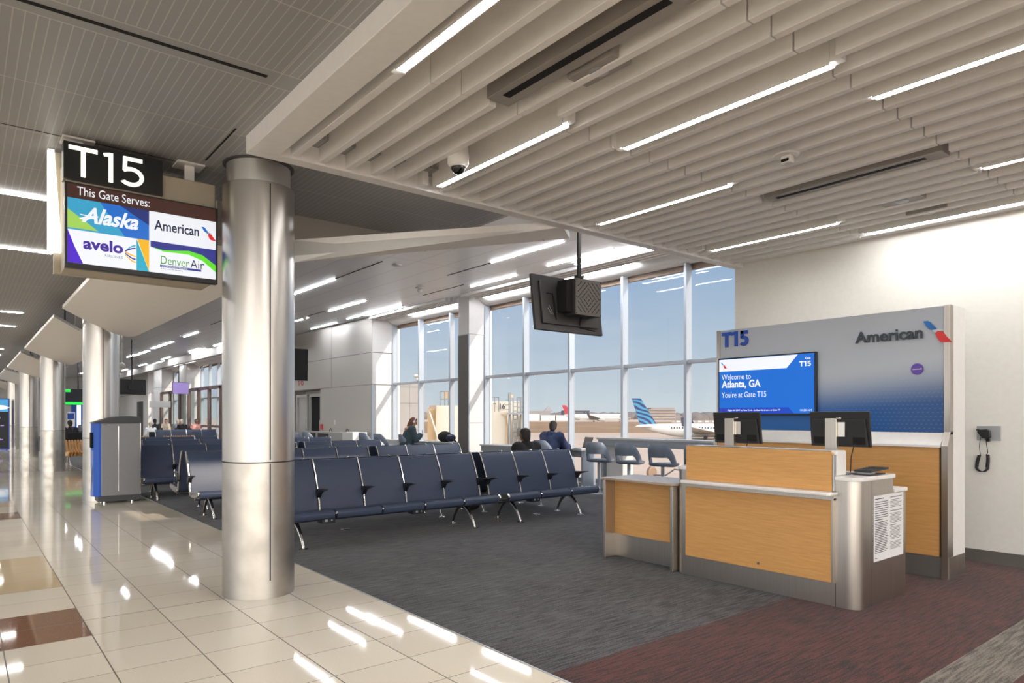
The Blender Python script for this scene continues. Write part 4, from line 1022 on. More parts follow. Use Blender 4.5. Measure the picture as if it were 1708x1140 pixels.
for i, (p, lab) in enumerate((((700, 480), 'small white camera on the hold room ceiling, in the open middle'), ((508, 527), 'small white camera on the hold room ceiling beside the column'), ((662, 442), 'small round white fitting in the hold room ceiling'))):
    t_ = (ZH - EYE) * 1138.7 / (696 - p[1]); q = FW * t_ + RT * (t_ * (p[0] - 854) / 1138.7)
    s_ = thing('ceiling_camera', lab, 'camera', (q.x, q.y, ZH))
    build('base_disc', MB().lathe([(0.10, ZH), (0.10, ZH - 0.02), (0.05, ZH - 0.03), (0, ZH - 0.03)], (q.x, q.y, 0), 20), M['white'], s_, smooth=40)
    if i < 2: build('lens_housing', MB().ball((q.x, q.y, ZH - 0.07), (0.06, 0.06, 0.055), 14, 8), M['white'], s_, smooth=60)
t_ = 22.0; q = FW * t_ + RT * (t_ * (203 - 854) / 1138.7)
s_ = thing('globe_camera', 'white globe camera on a bracket beside the second column', 'camera', (q.x, q.y, 3.05))
build('globe', MB().ball((q.x, q.y, 3.05), 0.11, 16, 10), M['white'], s_, smooth=60)
build('bracket', MB().tube([(q.x, q.y, 3.12), (q.x, q.y, ZH)], 0.02, 8), M['white'], s_)

# ================================================================== BEAM SEATING
PT = 0.566
BACK = [(-0.345, 0.325), (-0.325, 0.42), (-0.28, 0.58), (-0.215, 0.74), (-0.14, 0.885), (-0.125, 0.90)]
def bench(n):
    """n seats from x = 0, facing local -y"""
    t = thing('beam_seating', '', 'bench'); W = n * PT
    seat = [(-0.79, 0.325), (-0.788, 0.355), (-0.765, 0.378), (-0.71, 0.384), (-0.50, 0.358), (-0.36, 0.345), (-0.345, 0.33), (-0.36, 0.295), (-0.50, 0.28), (-0.68, 0.275), (-0.75, 0.285), (-0.78, 0.30)]
    back = BACK + [(y + 0.034, z) for y, z in BACK[::-1]]
    for i in range(n):
        a, b = i * PT + 0.014, (i + 1) * PT - 0.014
        build('seat', MB().px(seat, a, b), M['vinyl'], t, smooth=35, bevel=0.006)
        build('backrest', MB().px(back, a, b), M['vinyl'], t, smooth=35, bevel=0.006)
    rail = [(y - 0.006, z) for y, z in BACK] + [(-0.12, 0.912), (-0.10, 0.91)] + [(y + 0.042, z) for y, z in BACK[::-1]] + [(-0.33, 0.29), (-0.36, 0.30)]
    for i in range(n + 1):
        x = i * PT; w_ = 0.009
        r = build('side_rail', MB().px(rail, x - w_, x + w_), M['chrome'], t, bevel=0.003)
        if i in (0, n):
            foot = [(-0.79, 0.335), (-0.785, 0.37), (-0.75, 0.388), (-0.52, 0.362), (-0.37, 0.36), (-0.35, 0.32), (-0.40, 0.285), (-0.52, 0.28), (-0.72, 0.312)]
            build('seat_rail', MB().px(foot, x - w_ - 0.003, x + w_ + 0.003), M['chrome'], t, bevel=0.004)
        build('rail_knob', MB().ball((x, -0.782, 0.35), (0.013, 0.018, 0.018), 10, 6), M['chrome'], t, smooth=60)
        blade = [(-0.26, 0.555), (-0.30, 0.578), (-0.42, 0.584), (-0.535, 0.59), (-0.54, 0.582), (-0.44, 0.562), (-0.36, 0.535), (-0.31, 0.47), (-0.27, 0.45)]
        build('armrest', MB().px(blade, x - 0.026, x + 0.026), M['arm'], t, bevel=0.008)
    build('beam', MB().tube([(0.02, -0.50, 0.265), (W - 0.02, -0.50, 0.265)], 0.026, 12), M['chrome'], t, smooth=40)
    build('rear_beam', MB().tube([(0.05, -0.42, 0.29), (W - 0.05, -0.42, 0.29)], 0.012, 8), M['darkgrey'], t, smooth=40)
    for x in ((0.2, W - 0.4) if n > 3 else (0.2, W - 0.38)):
        L = MB().tube([(x, -0.50, 0.27), (x, -0.56, 0.255), (x, -0.64, 0.20), (x, -0.72, 0.11), (x, -0.77, 0.03), (x, -0.775, 0.008)], [0.026, 0.026, 0.023, 0.019, 0.016, 0.016], 10)
        build('leg', L, M['chrome'], t, smooth=50)
        L = MB().tube([(x, -0.50, 0.27), (x, -0.44, 0.25), (x, -0.37, 0.19), (x, -0.31, 0.10), (x, -0.28, 0.03), (x, -0.275, 0.008)], [0.026, 0.026, 0.022, 0.018, 0.015, 0.015], 10)
        build('leg', L, M['chrome'], t, smooth=50)
        for y in (-0.775, -0.275): build('foot_pad', MB().lathe([(0.05, 0), (0.05, 0.005), (0.02, 0.014), (0.018, 0.014)], (x, y, 0), 20), M['chrome'], t, smooth=50)
    for i in range(1, n, 2):
        x = i * PT - 0.02
        p = build('power_outlet', MB().box(x - 0.13, x + 0.02, -0.76, -0.63, 0.245, 0.312), M['arm'], t, bevel=0.004)
        build('outlet_face', MB().box(x - 0.10, x - 0.07, -0.762, -0.76, 0.265, 0.29).box(x - 0.03, x - 0.015, -0.762, -0.76, 0.27, 0.285), M['trimgrey'], p)
    return t
PROTO = {5: bench(5), 3: bench(3), 4: bench(4)}
USED = set()
def place_bench(n, x, y, rz, label):
    if n not in USED: t = PROTO[n]; USED.add(n)
    else: t = dup(PROTO[n], (0, 0, 0))
    W = n * PT
    t.location = (x, y, 0) if rz == 0 else (x + W, y, 0); t.rotation_euler = (0, 0, rz); t['label'] = label; t['group'] = 'navy beam seating in the hold room'
    return t
rown = ['nearest', 'second', 'third', 'fourth', 'fifth']
ROWS = [(7.77, 2.62, 5.60), (10.60, 2.50, 5.50), (13.42, 2.37, 5.37), (16.15, 2.40, 5.45), (18.85, 2.40, 5.40)]
for i, (y, xa, xb) in enumerate(ROWS):
    place_bench(5, xa, y, 0, 'five-seat navy bench in the %s row, column end, facing the desk' % rown[i])
    place_bench(5, xa, y + 0.012, PI, 'five-seat navy bench in the %s row, column end, turned away from the desk' % rown[i])
    if i < 4:
        place_bench(3, xb, y, 0, 'three-seat navy bench in the %s row, window end, facing the desk' % rown[i])
        place_bench(3, xb, y + 0.01, PI, 'three-seat navy bench in the %s row, window end, turned away from the desk' % rown[i])
for i, (x, y) in enumerate(((5.9, 29.6), (3.1, 30.9))):
    t = place_bench(4, x, y, 0, ['dark four-seat bench far back in front of the seated travellers', 'dark four-seat bench far back between the second and third columns'][i])
# round floor boxes
for i, (x, y, lab) in enumerate(((3.71, 7.9, 'round metal floor box under the nearest row of seats, column end'), (6.42, 7.39, 'pale round floor box in front of the window-end seats'), (9.14, 8.74, 'x'))):
    if i < 2: tag(build('floor_box', MB().lathe([(0.055, 0.0), (0.055, 0.006), (0.04, 0.012), (0, 0.012)], (x, y, 0), 24), M['chrome'], None, smooth=40), lab, 'floor box')
# dropped bag under the seats
bg_ = build('black_bag', MB().ball((5.95, 8.35, 0.085), (0.16, 0.12, 0.085), 16, 10), M['c_black'], None, smooth=60); tag(bg_, 'small black bag on the carpet under the window-end seats', 'bag')

# ================================================================== WINDOW COUNTERS AND STOOLS
def counter(y0, y1, z, label, panel=True):
    t = thing('window_counter', label, 'counter', (9.95, (y0 + y1) / 2, 0))
    build('counter_top', MB().box(9.66, 10.14, y0, y1, z - 0.035, z), M['tabletop'], t, bevel=0.004)
    build('apron', MB().box(9.69, 9.715, y0 + 0.02, y1 - 0.02, z - 0.16, z - 0.036), M['trimgrey'], t)
    for i, yy in enumerate((y1 - 0.08, y0 + 0.06)):
        build('leg_panel', MB().box(9.74, 10.10, yy - 0.03, yy + 0.03, 0, z - 0.036), M['alu'], t, bevel=0.004)
    if panel: build('white_cabinet', MB().box(9.80, 10.10, y1 - 0.56, y1 - 0.14, 0.22, z - 0.04), M['white'], t, bevel=0.004)
    return t
counter(6.5, 9.34, 1.0, 'tall grey counter along the window behind the row of stools')
counter(9.75, 13.2, 0.75, 'lower window counter with the open laptop')
counter(14.5, 18.0, 0.75, 'lower window counter left of the pier where a person sits')
lb = thing('window_counter', 'grey counter unit with a white end against the boxed-out wall', 'counter', (9.2, 20, 0))
build('carcass', MB().box(8.95, 9.40, 19.2, 22.6, 0.1, 0.93), M['tabletop'], lb, bevel=0.004)
build('white_end', MB().box(8.94, 9.41, 18.5, 19.2, 0.1, 0.95), M['white'], lb, bevel=0.004)
build('open_bay', MB().box(8.935, 8.951, 20.2, 21.0, 0.45, 0.88).box(8.935, 8.951, 21.2, 22.0, 0.45, 0.88), M['darkgrey'], lb)
for i, y in enumerate((19.4, 20.6)):
    tag(build('tap_hoop', MB().tube([(9.2, y - 0.08, 0.93), (9.2, y - 0.07, 1.0), (9.2, y, 1.04), (9.2, y + 0.07, 1.0), (9.2, y + 0.08, 0.93)], 0.012, 8), M['darkgrey'], None, smooth=50),
        ['small dark hoop handle on the grey counter, nearer the white end', 'small dark hoop handle on the grey counter, farther from the white end'][i], 'handle')

def stool():
    t = thing('swivel_stool', '', 'stool')
    # seat pan facing +x
    ring = []
    def se(a, rx, ry): 
        c_, s_ = math.cos(a), math.sin(a); e_ = 0.75
        return (math.copysign(abs(c_) ** e_, c_) * rx, math.copysign(abs(s_) ** e_, s_) * ry)
    R_ = []
    for sc_, z in ((0.75, 0.565), (0.95, 0.58), (1.0, 0.605), (0.97, 0.625), (0.85, 0.618), (0.4, 0.612)):
        R_.append([(se(2 * PI * i / 28, 0.27, 0.225)[0] * sc_ + 0.07, se(2 * PI * i / 28, 0.27, 0.225)[1] * sc_, z + 0.02 * max(0, -math.cos(2 * PI * i / 28)) * sc_) for i in range(28)])
    build('seat_shell', MB().rings(R_), M['stool'], t, smooth=60)
    # wrap-round back with an open gap below it
    m = MB(); n_ = 20; rings = []
    for i in range(n_ + 1):
        f = -1 + 2 * i / n_; a = PI + f * math.radians(100)
        top = 0.95 - 0.26 * max(0, abs(f) - 0.45) ** 1.3 / 0.45
        bot = 0.73 if abs(f) < 0.55 else 0.73 - 0.13 * min(1, (abs(f) - 0.55) / 0.2)
        top = max(top, bot + 0.04)
        def P_(r, z): 
            lean = -(z - 0.62) * 0.10
            return (0.02 + r * math.cos(a) * 1.0 + lean, r * math.sin(a) * 0.98, z)
        rings.append([P_(0.228, bot), P_(0.24, (bot + top) / 2), P_(0.236, top - 0.01), P_(0.226, top), P_(0.216, top - 0.01), P_(0.214, (bot + top) / 2), P_(0.208, bot)])
    m.rings(rings)
    build('back_shell', m, M['stool'], t, smooth=60)
    build('post', MB().tube([(0.02, 0, 0.01), (0.02, 0, 0.57)], 0.03, 14), M['alu'], t, smooth=40)
    build('base_disc', MB().lathe([(0.21, 0), (0.21, 0.008), (0.05, 0.022), (0.035, 0.03)], (0.02, 0, 0), 28), M['alu'], t, smooth=40)
    return t
s0 = stool(); first = True
STO = [(9.1, 8.74, 0.25, 'first grey swivel stool from the laptop end of the tall counter'), (9.1, 8.02, 0.22, 'second grey swivel stool along the tall counter'),
       (9.1, 7.28, 0.2, 'third grey swivel stool along the tall counter'), (9.1, 6.55, 0.2, 'fourth grey swivel stool, half hidden by the desk'),
       (9.02, 10.1, 0, 'grey swivel stool under the person at the laptop'), (9.1, 15.6, -0.5, 'grey swivel stool under the person left of the pier'),
       (9.0, 16.8, 0.1, 'low grey stool beside the boxed-out wall corner, right one'), (9.0, 17.7, 0.1, 'low grey stool beside the boxed-out wall corner, left one')]
for i, y in enumerate((20.2, 21.2, 22.3)): STO.append((8.35, y, 0.2, ['grey stool in front of the grey counter, nearest its white end', 'grey stool in front of the grey counter, middle one', 'grey stool in front of the grey counter, nearest the doors'][i]))
for x, y, rz, lab in STO:
    o = s0 if first else dup(s0, (0, 0, 0)); first = False
    o.location = (x, y, 0); o.rotation_euler = (0, 0, rz); o['label'] = lab; o['group'] = 'grey swivel stools'
lp = thing('laptop', 'open grey laptop on the lower window counter', 'laptop', (9.84, 9.93, 0.75))
lp.rotation_euler = (0, 0, -0.25); ORG[lp.name] = Vector((0, 0, 0))
build('keyboard_deck', MB().box(-0.11, 0.12, -0.16, 0.16, 0.001, 0.014), M['trimgrey'], lp, bevel=0.003)
build('lid', MB().prism([(0.12, 0.014), (0.19, 0.235), (0.183, 0.237), (0.112, 0.014)], lambda u, v, w: (u, w, v), -0.16, 0.16), M['grill'], lp)
tag(build('loose_papers', MB().box(9.70, 9.9, 9.78, 9.86, 0.751, 0.757), M['paper'], None), 'small stack of white papers beside the laptop', 'paper')
bgx = thing('backpack', 'black bag slumped on the counter left of the pier', 'bag', (9.86, 14.95, 0.75))
build('bag_body', MB().ball((9.86, 15.0, 0.88), (0.15, 0.26, 0.15), 18, 12), M['c_black'], bgx, smooth=60)
build('bag_flap', MB().ball((9.86, 14.72, 0.86), (0.12, 0.16, 0.10), 14, 9), M['navy'], bgx, smooth=60)
build('strap', MB().tube([(9.84, 14.62, 0.86), (9.82, 14.52, 0.80), (9.82, 14.42, 0.775)], 0.02, 8), M['c_black'], bgx, smooth=60)

# ================================================================== PEOPLE
def capsule(m, a, b, ra, rb, seg=12):
    a, b = Vector(a), Vector(b); d = (b - a); L = d.length
    if L < 1e-5: return
    d /= L
    pts = []; rs = []
    for f in (-1.0, -0.8, -0.45, 0.0): pts.append(a + d * (f * ra)); rs.append(ra * math.sqrt(max(0.01, 1 - f * f)))
    for f in (0.0, 0.45, 0.8, 1.0): pts.append(b + d * (f * rb)); rs.append(rb * math.sqrt(max(0.01, 1 - f * f)))
    m.tube(pts, rs, seg)
def fuse(name, mb, mat, parent, vox=0.013, smooth_it=4):
    o = build(name, mb, mat, parent)
    md = o.modifiers.new('r', 'REMESH'); md.mode = 'VOXEL'; md.voxel_size = vox; md.use_smooth_shade = True
    ms = o.modifiers.new('s', 'SMOOTH'); ms.factor = 0.5; ms.iterations = smooth_it
    dg = bpy.context.evaluated_depsgraph_get(); dg.update()
    me = bpy.data.meshes.new_from_object(o.evaluated_get(dg))
    o.modifiers.clear(); o.data = me
    if not me.materials: me.materials.append(mat)
    for p in me.polygons: p.use_smooth = True
    return o
def person(label, loc, rz, seat=0.36, lean=0.15, turn=0.0, nod=0.2, arms='lap', top='c_navy', legs='c_jeans', hair='hair', skin='skin', hood=False, phones=False, female=False, fine=True, shoes='black', group=None, bulk=0.0):
    """faces local +y; seated on a surface of the given height, or standing when seat is None"""
    t = thing('person', label, 'person', (0, 0, 0), 0, group); t.location = loc; t.rotation_euler = (0, 0, rz); ORG[t.name] = Vector((0, 0, 0))
    if seat is not None:
        hip = Vector((0, 0, seat + 0.09)); kn = [Vector((s * 0.11, 0.42, seat + 0.07)) for s in (-1, 1)]; an = [Vector((s * 0.12, 0.42 if seat < 0.5 else 0.36, max(0.09, seat - 0.36))) for s in (-1, 1)]
    else:
        hip = Vector((0, 0, 0.90)); kn = [Vector((-0.10, 0.10, 0.48)), Vector((0.10, -0.02, 0.48))]; an = [Vector((-0.10, 0.12, 0.09)), Vector((0.10, -0.16, 0.10))]
    up_ = Vector((0, math.sin(lean), math.cos(lean)))
    chest = hip + up_ * 0.33; neck = hip + up_ * 0.50; sh = [neck + Vector((s * (0.165 if female else 0.185), 0.0, -0.045)) for s in (-1, 1)]
    hd = neck + Vector((0, 0.03 + 0.06 * nod, 0.155))
    fd = Vector((math.sin(turn) * math.cos(nod), math.cos(turn) * math.cos(nod), -math.sin(nod))); sd_ = Vector((math.cos(turn), -math.sin(turn), 0)); ud = sd_.cross(fd)
    if arms == 'table': el = [sh[i] + Vector((s * 0.07, 0.16, -0.24)) for i, s in enumerate((-1, 1))]; wr = [Vector((s * 0.10, 0.46, hip.z + 0.22)) + Vector((0, lean * 0.3, 0)) for s in (-1, 1)]
    elif arms == 'phone': el = [sh[i] + Vector((s * 0.05, 0.10, -0.25)) for i, s in enumerate((-1, 1))]; wr = [Vector((s * 0.05, 0.36, hip.z + 0.28)) for s in (-1, 1)]
    elif arms == 'down': el = [sh[i] + Vector((s * 0.05, -0.03, -0.28)) for i, s in enumerate((-1, 1))]; wr = [el[i] + Vector((s * 0.01, 0.08, -0.24)) for i, s in enumerate((-1, 1))]
    else: el = [sh[i] + Vector((s * 0.07, 0.02, -0.27)) for i, s in enumerate((-1, 1))]; wr = [Vector((s * 0.08, 0.24, hip.z + 0.10)) for s in (-1, 1)]
    def limbs(m, g):
        for i in (0, 1):
            capsule(m, sh[i], el[i], 0.052 + g, 0.042 + g); capsule(m, el[i], wr[i], 0.042 + g, 0.028 + g)
    def trunk(m, g):
        for s in (-1, 1):
            capsule(m, hip + Vector((s * 0.06, 0, 0)), chest + Vector((s * 0.07, 0, 0)), 0.115 + g, 0.105 + g, 14)
            capsule(m, chest + Vector((s * 0.06, 0, 0)), sh[0 if s < 0 else 1], 0.10 + g, 0.055 + g, 14)
        capsule(m, chest, neck - up_ * 0.03, 0.11 + g, 0.06 + g, 14)
    def legm(m, g):
        for i, s in enumerate((-1, 1)):
            capsule(m, hip + Vector((s * 0.08, 0, 0)), kn[i], 0.085 + g, 0.055 + g); capsule(m, kn[i], an[i], 0.052 + g, 0.036 + g)
    m = MB(); trunk(m, 0); limbs(m, 0); legm(m, 0)
    capsule(m, neck - up_ * 0.04, hd - ud * 0.05, 0.055, 0.05)
    # head: skull, jaw, nose, ears
    def hp(x, y, z): return hd + sd_ * x + fd * y + ud * z
    capsule(m, hp(0, -0.015, 0.03), hp(0, 0.015, 0.03), 0.078, 0.076, 16); capsule(m, hp(0, 0.02, 0.0), hp(0, 0.045, -0.075), 0.066, 0.038, 14)
    capsule(m, hp(0, 0.085, 0.02), hp(0, 0.108, -0.02), 0.010, 0.014, 8)
    for s in (-1, 1): capsule(m, hp(s * 0.078, -0.01, 0.02), hp(s * 0.076, -0.005, -0.02), 0.014, 0.010, 8)
    # hands with five fingers each, feet
    for i, s in enumerate((-1, 1)):
        d = (wr[i] - el[i]).normalized(); side = d.cross(Vector((0, 0, 1))); side = side.normalized() if side.length > 0.2 else Vector((1, 0, 0)); dn = d.cross(side).normalized()
        if dn.z > 0: dn = -dn
        palm = wr[i] + d * 0.06
        capsule(m, wr[i], palm, 0.026, 0.034)
        for f, (o_, L) in enumerate(((-0.03, 0.058), (-0.010, 0.072), (0.010, 0.068), (0.03, 0.052))):
            k0 = palm + side * o_ + d * 0.02; k1 = k0 + d * L * 0.6 + dn * 0.012; k2 = k1 + (d * 0.5 + dn * 0.8).normalized() * L * 0.5
            capsule(m, k0, k1, 0.0095, 0.009, 8); capsule(m, k1, k2, 0.009, 0.008, 8)
        b0 = wr[i] + d * 0.02 - side * s * 0.028; capsule(m, b0, b0 - side * s * 0.03 + d * 0.035 + dn * 0.01, 0.011, 0.009, 8)
        capsule(m, an[i] + Vector((0, -0.02, -0.04)), an[i] + Vector((0, 0.15, -0.055)), 0.038, 0.030)
    fuse('body', m, M[skin], t, 0.0085 if fine else 0.012, 2)
    m = MB(); trunk(m, 0.022 + bulk); limbs(m, 0.018 + bulk * 0.7)
    if hood: capsule(m, neck + Vector((-0.07, -0.075, -0.01)), neck + Vector((0.07, -0.075, -0.01)), 0.06, 0.06); capsule(m, neck + Vector((0, -0.10, -0.05)), neck + Vector((0, -0.09, 0.02)), 0.07, 0.06)
    # open the top of the collar and keep cuffs short of the hands
    fuse('jacket', m, M[top], t, 0.014, 3)
    m = MB(); legm(m, 0.014); capsule(m, hip + Vector((-0.05, 0, -0.01)), hip + Vector((0.05, 0, -0.01)), 0.12, 0.12)
    fuse('trousers', m, M[legs], t, 0.014, 3)
    m = MB()
    capsule(m, hp(0, -0.03, 0.045), hp(0, 0.0, 0.052), 0.080, 0.076, 16); capsule(m, hp(0, -0.040, 0.01), hp(0, -0.045, -0.06), 0.072, 0.058, 14)
    for s in (-1, 1): capsule(m, hp(s * 0.045, -0.02, 0.03), hp(s * 0.048, -0.03, -0.03), 0.042, 0.03, 10)
    if female: capsule(m, hp(0, -0.06, 0.02), hp(0, -0.07, -0.14), 0.07, 0.05); capsule(m, hp(0.05, -0.02, 0.0), hp(0.06, -0.02, -0.12), 0.03, 0.025); capsule(m, hp(-0.05, -0.02, 0.0), hp(-0.06, -0.02, -0.12), 0.03, 0.025)
    fuse('hair', m, M[hair], t, 0.011, 2)
    for s in (-1, 1):
        build('eye', MB().ball(tuple(hp(s * 0.03, 0.083, 0.015)), 0.011, 10, 6), M['jetdark'], t, smooth=60)
        i = 0 if s < 0 else 1
        m = MB(); capsule(m, an[i] + Vector((0, -0.035, -0.045)), an[i] + Vector((0, 0.16, -0.052)), 0.045, 0.036); build('shoe', m, M[shoes], t, smooth=60)
    build('mouth', MB().tube([hp(-0.02, 0.074, -0.05), hp(0, 0.082, -0.052), hp(0.02, 0.074, -0.05)], 0.004, 6), M['exitred'], t)
    if phones:
        pts = [hp(0.092 * math.sin(a), -0.0, 0.02 + 0.092 * math.cos(a) * 1.1) for a in [(-1.5 + 3.0 * j / 10) for j in range(11)]]
        hb = build('headphones', MB().tube(pts, 0.009, 8), M['white'], t, smooth=60)
        for s in (-1, 1): build('ear_cup', MB().ball(tuple(hp(s * 0.095, 0, 0.01)), (0.028, 0.028, 0.036), 12, 8), M['white'], hb, smooth=60)
    return t, wr
person('person in a navy hooded jacket working at the laptop, seen from behind', (9.06, 10.13, 0), -PI / 2 + 0.15, seat=0.63 - 0.14, lean=0.36, turn=-0.4, nod=0.3, arms='table', top='c_navy', legs='c_jeans', hood=True, bulk=0.035)
person('person with short black hair in a black jacket on the back-to-back seats', (6.96, 8.28, 0), 0.12, seat=0.36, lean=-0.05, turn=0.15, nod=0.1, arms='lap', top='c_black', legs='c_black', hair='hair', skin='skin2', bulk=0.04)
w_, wr_ = person('person in a teal fur-collared coat and headphones looking at a phone', (9.06, 15.62, 0), -PI / 2 - 0.45, seat=0.63 - 0.09, lean=0.28, turn=0.05, nod=0.5, arms='phone', top='c_teal', legs='c_jeans', hair='hairb', phones=True, female=True, bulk=0.04)
m = MB(); capsule(m, (-0.10, 0.08, 1.10), (0.10, 0.08, 1.10), 0.06, 0.06); capsule(m, (-0.1, 0.02, 1.08), (0.1, 0.02, 1.08), 0.06, 0.06); fuse('fur_collar', m, M['c_fur'], w_, 0.014, 2)
pc = build('phone_in_hand', MB().box(-0.035, 0.035, 0.415, 0.425, 0.93, 1.06), M['blackgloss'], None, bevel=0.004); pc.location = (9.06, 15.62, 0); pc.rotation_euler = (0, 0, -PI / 2 - 0.45)
tag(pc, 'dark phone held by the person left of the pier', 'phone')
# travellers far back
def far_pos(px, t): 
    q = FW * t + RT * (t * (px - 854) / 1138.7); return (q.x, q.y, 0)
for i, (px, t, rz, top, hair, skin, lab, sh_) in enumerate((
        (259, 34.0, 0.2, 'c_black', 'hair', 'skin2', 'broad person in a black coat seated far back, left of the hanging post sign', 0.44),
        (276, 36.0, PI + 0.5, 'c_beige', 'hairb', 'skin', 'person in a beige coat seated far back in front of the bright window', 0.44),
        (252, 31.5, 0.3, 'c_white', 'hairg', 'skin', 'pale-haired person seated low behind the dark bench', 0.30),
        (297, 34.0, 0.1, 'c_grey', 'hairg', 'skin', 'pale-haired person seated far back beside the black-coated one on the right', 0.44),
        (306, 33.0, 0.4, 'c_black', 'hairg', 'skin', 'person in a black jacket with a strap across the back, seated far back', 0.44),
        (327, 34.2, PI, 'c_pink', 'hair', 'skin2', 'person in pink seated before the glazed shop front', 0.44),
        (118, 24.5, 0.3, 'c_black', 'hair', 'skin2', 'person in dark clothes seated between the second and third columns', 0.42),
        (141, 31.0, PI - 0.4, 'c_grey', 'hairg', 'skin', 'person in grey seated beyond the golden lounge chair', 0.44),
        (31, 33.0, 1.2, 'c_white', 'hair', 'skin', 'person in a white shirt seated beside the far left column', 0.46))):
    pos = far_pos(px, t)
    person(lab, pos, rz, seat=sh_, lean=0.05 if i != 4 else 0.2, nod=0.15, arms='lap', top=top, legs='c_black' if i != 8 else 'c_jeans', hair=hair, skin=skin, fine=False)
    st = MB().box(-0.24, 0.24, -0.24, 0.22, sh_ - 0.08, sh_ - 0.005)
    sx = thing('low_seat', 'dark padded seat under the ' + lab[:58].rsplit(' ', 1)[0], 'seat'); sx.location = pos; sx.rotation_euler = (0, 0, rz); ORG[sx.name] = Vector((0, 0, 0))
    sx['label'] = ['dark padded seat under the broad person in black', 'dark padded seat under the person in beige', 'low dark seat under the pale-haired person behind the bench', 'dark padded seat under the grey-coated person far back',
                   'dark padded seat under the person with the strap', 'dark padded seat under the person in pink', 'dark padded seat between the second and third columns', 'dark padded seat beyond the golden lounge chair', 'dark padded seat beside the far left column'][i]
    build('cushion', st, M['c_black'], sx, bevel=0.02)
    build('backrest', MB().box(-0.24, 0.24, -0.30, -0.24, sh_ - 0.05, sh_ + 0.42), M['c_black'], sx, bevel=0.02)
    for ax in (-0.2, 0.2):
        for ay in (-0.2, 0.18): build('leg', MB().box(ax - 0.015, ax + 0.015, ay - 0.015, ay + 0.015, 0, sh_ - 0.08), M['darkgrey'], sx)

# golden slatted lounge chairs
def lounge():
    t = thing('slatted_lounge_chair', '', 'chair')
    prof = [(0.0, 0.40), (0.08, 0.44), (0.30, 0.40), (0.50, 0.40), (0.60, 0.50), (0.68, 0.68), (0.76, 0.74), (0.80, 0.70), (0.74, 0.55), (0.66, 0.38), (0.5, 0.30), (0.1, 0.30)]
    for i in range(14):
        x = i * 0.075
        build('slat', MB().px(prof, x, x + 0.042), M['slatwood'], t, bevel=0.004, seg=1)
    for x in (0.08, 0.94): build('leg', MB().tube([(x, 0.15, 0.0), (x, 0.3, 0.31)], 0.018, 8), M['chrome'], t); build('leg', MB().tube([(x, 0.62, 0.0), (x, 0.45, 0.31)], 0.018, 8), M['chrome'], t)
    build('cross_bar', MB().box(0.0, 1.02, 0.28, 0.32, 0.285, 0.31), M['chrome'], t)
    return t
l0 = lounge(); l0.location = (2.35, 22.6, 0); l0.rotation_euler = (0, 0, 0.1); l0['label'] = 'golden slatted wooden lounge chair between the second and third columns'; l0['group'] = 'golden slatted lounge chairs'
l1 = dup(l0, (5.55, 25.6, 0), 0.0, 'golden slatted wooden lounge chair behind the fifth row, right one'); l2 = dup(l0, (4.1, 25.9, 0), 0.0, 'golden slatted wooden lounge chair behind the fifth row, left one')
# post sign, lit column, poster, kiosk
q = far_pos(267, 30); ps = thing('post_sign', 'grey lane sign on a thin post far down the hold room', 'sign', q)
build('post', MB().tube([(q[0], q[1], 0), (q[0], q[1], 1.9)], 0.02, 8), M['darkgrey'], ps); build('sign_panel', MB().box(q[0] - 0.42, q[0] + 0.42, q[1] - 0.02, q[1] + 0.02, 1.82, 2.10), M['tabletop'], ps, bevel=0.004)
build('base', MB().lathe([(0.2, 0), (0.2, 0.02), (0.03, 0.03)], q, 20), M['darkgrey'], ps)
q = far_pos(131, 40); lc = thing('lit_column', 'blue-white glowing column far down between the metal columns', 'column', q)
build('glowing_strip', MB().box(q[0] - 0.10, q[0] + 0.10, q[1] - 0.14, q[1] - 0.12, 0, 2.6), M['neonblue'], lc); build('blue_casing', MB().box(q[0] - 0.35, q[0] + 0.35, q[1] - 0.12, q[1] + 0.3, 0, 2.6), M['royal'], lc)
q = far_pos(118, 32); pn = thing('info_sign', 'white and blue information sign on a stand beside the third column', 'sign', q)
build('sign_panel', MB().box(q[0] - 0.17, q[0] + 0.17, q[1] - 0.01, q[1] + 0.01, 0.95, 1.62), M['white'], pn); build('blue_block', MB().box(q[0] - 0.13, q[0] + 0.13, q[1] - 0.013, q[1] - 0.01, 1.30, 1.58), M['royal'], pn); build('stand', MB().tube([(q[0], q[1], 0), (q[0], q[1], 0.96)], 0.015, 8), M['darkgrey'], pn)
ad = thing('advertising_kiosk', 'tall lit advertising kiosk with a cloud at the far left edge', 'kiosk', (1.1, 35.8, 0))
build('cabinet', MB().box(0.45, 1.62, 35.8, 35.95, 0.02, 2.18), M['royal'], ad, bevel=0.01)
build('sky_poster', MB().box(0.5, 1.57, 35.79, 35.801, 1.62, 2.14), M['scr_sky'], ad); build('night_poster', MB().box(0.5, 1.57, 35.79, 35.801, 0.08, 1.62), M['scr_black'], ad)
cl_ = MB(); cl_.flat([(0.62 + 0.16 + 0.3 * math.cos(a * PI / 8) * (1 + 0.15 * math.cos(a * 2.2)), 1.80 + 0.10 * math.sin(a * PI / 8)) for a in range(16)], (0.5, 35.79, 0), EX, EZ, 0.0, 0.003); build('cloud_print', cl_, M['scr_white'], ad)
pr2 = MB()
random.seed(5)
for i in range(12): 
    u, v = 0.05 + random.random() * 0.8, 0.3 + random.random() * 1.1; pr2.flat([(u, v), (u + 0.12, v), (u + 0.12, v + 0.05), (u, v + 0.05)], (0.5, 35.79, 0), EX, EZ, 0.0, 0.002)
build('city_lights', pr2, M['scr_lilac'], ad)
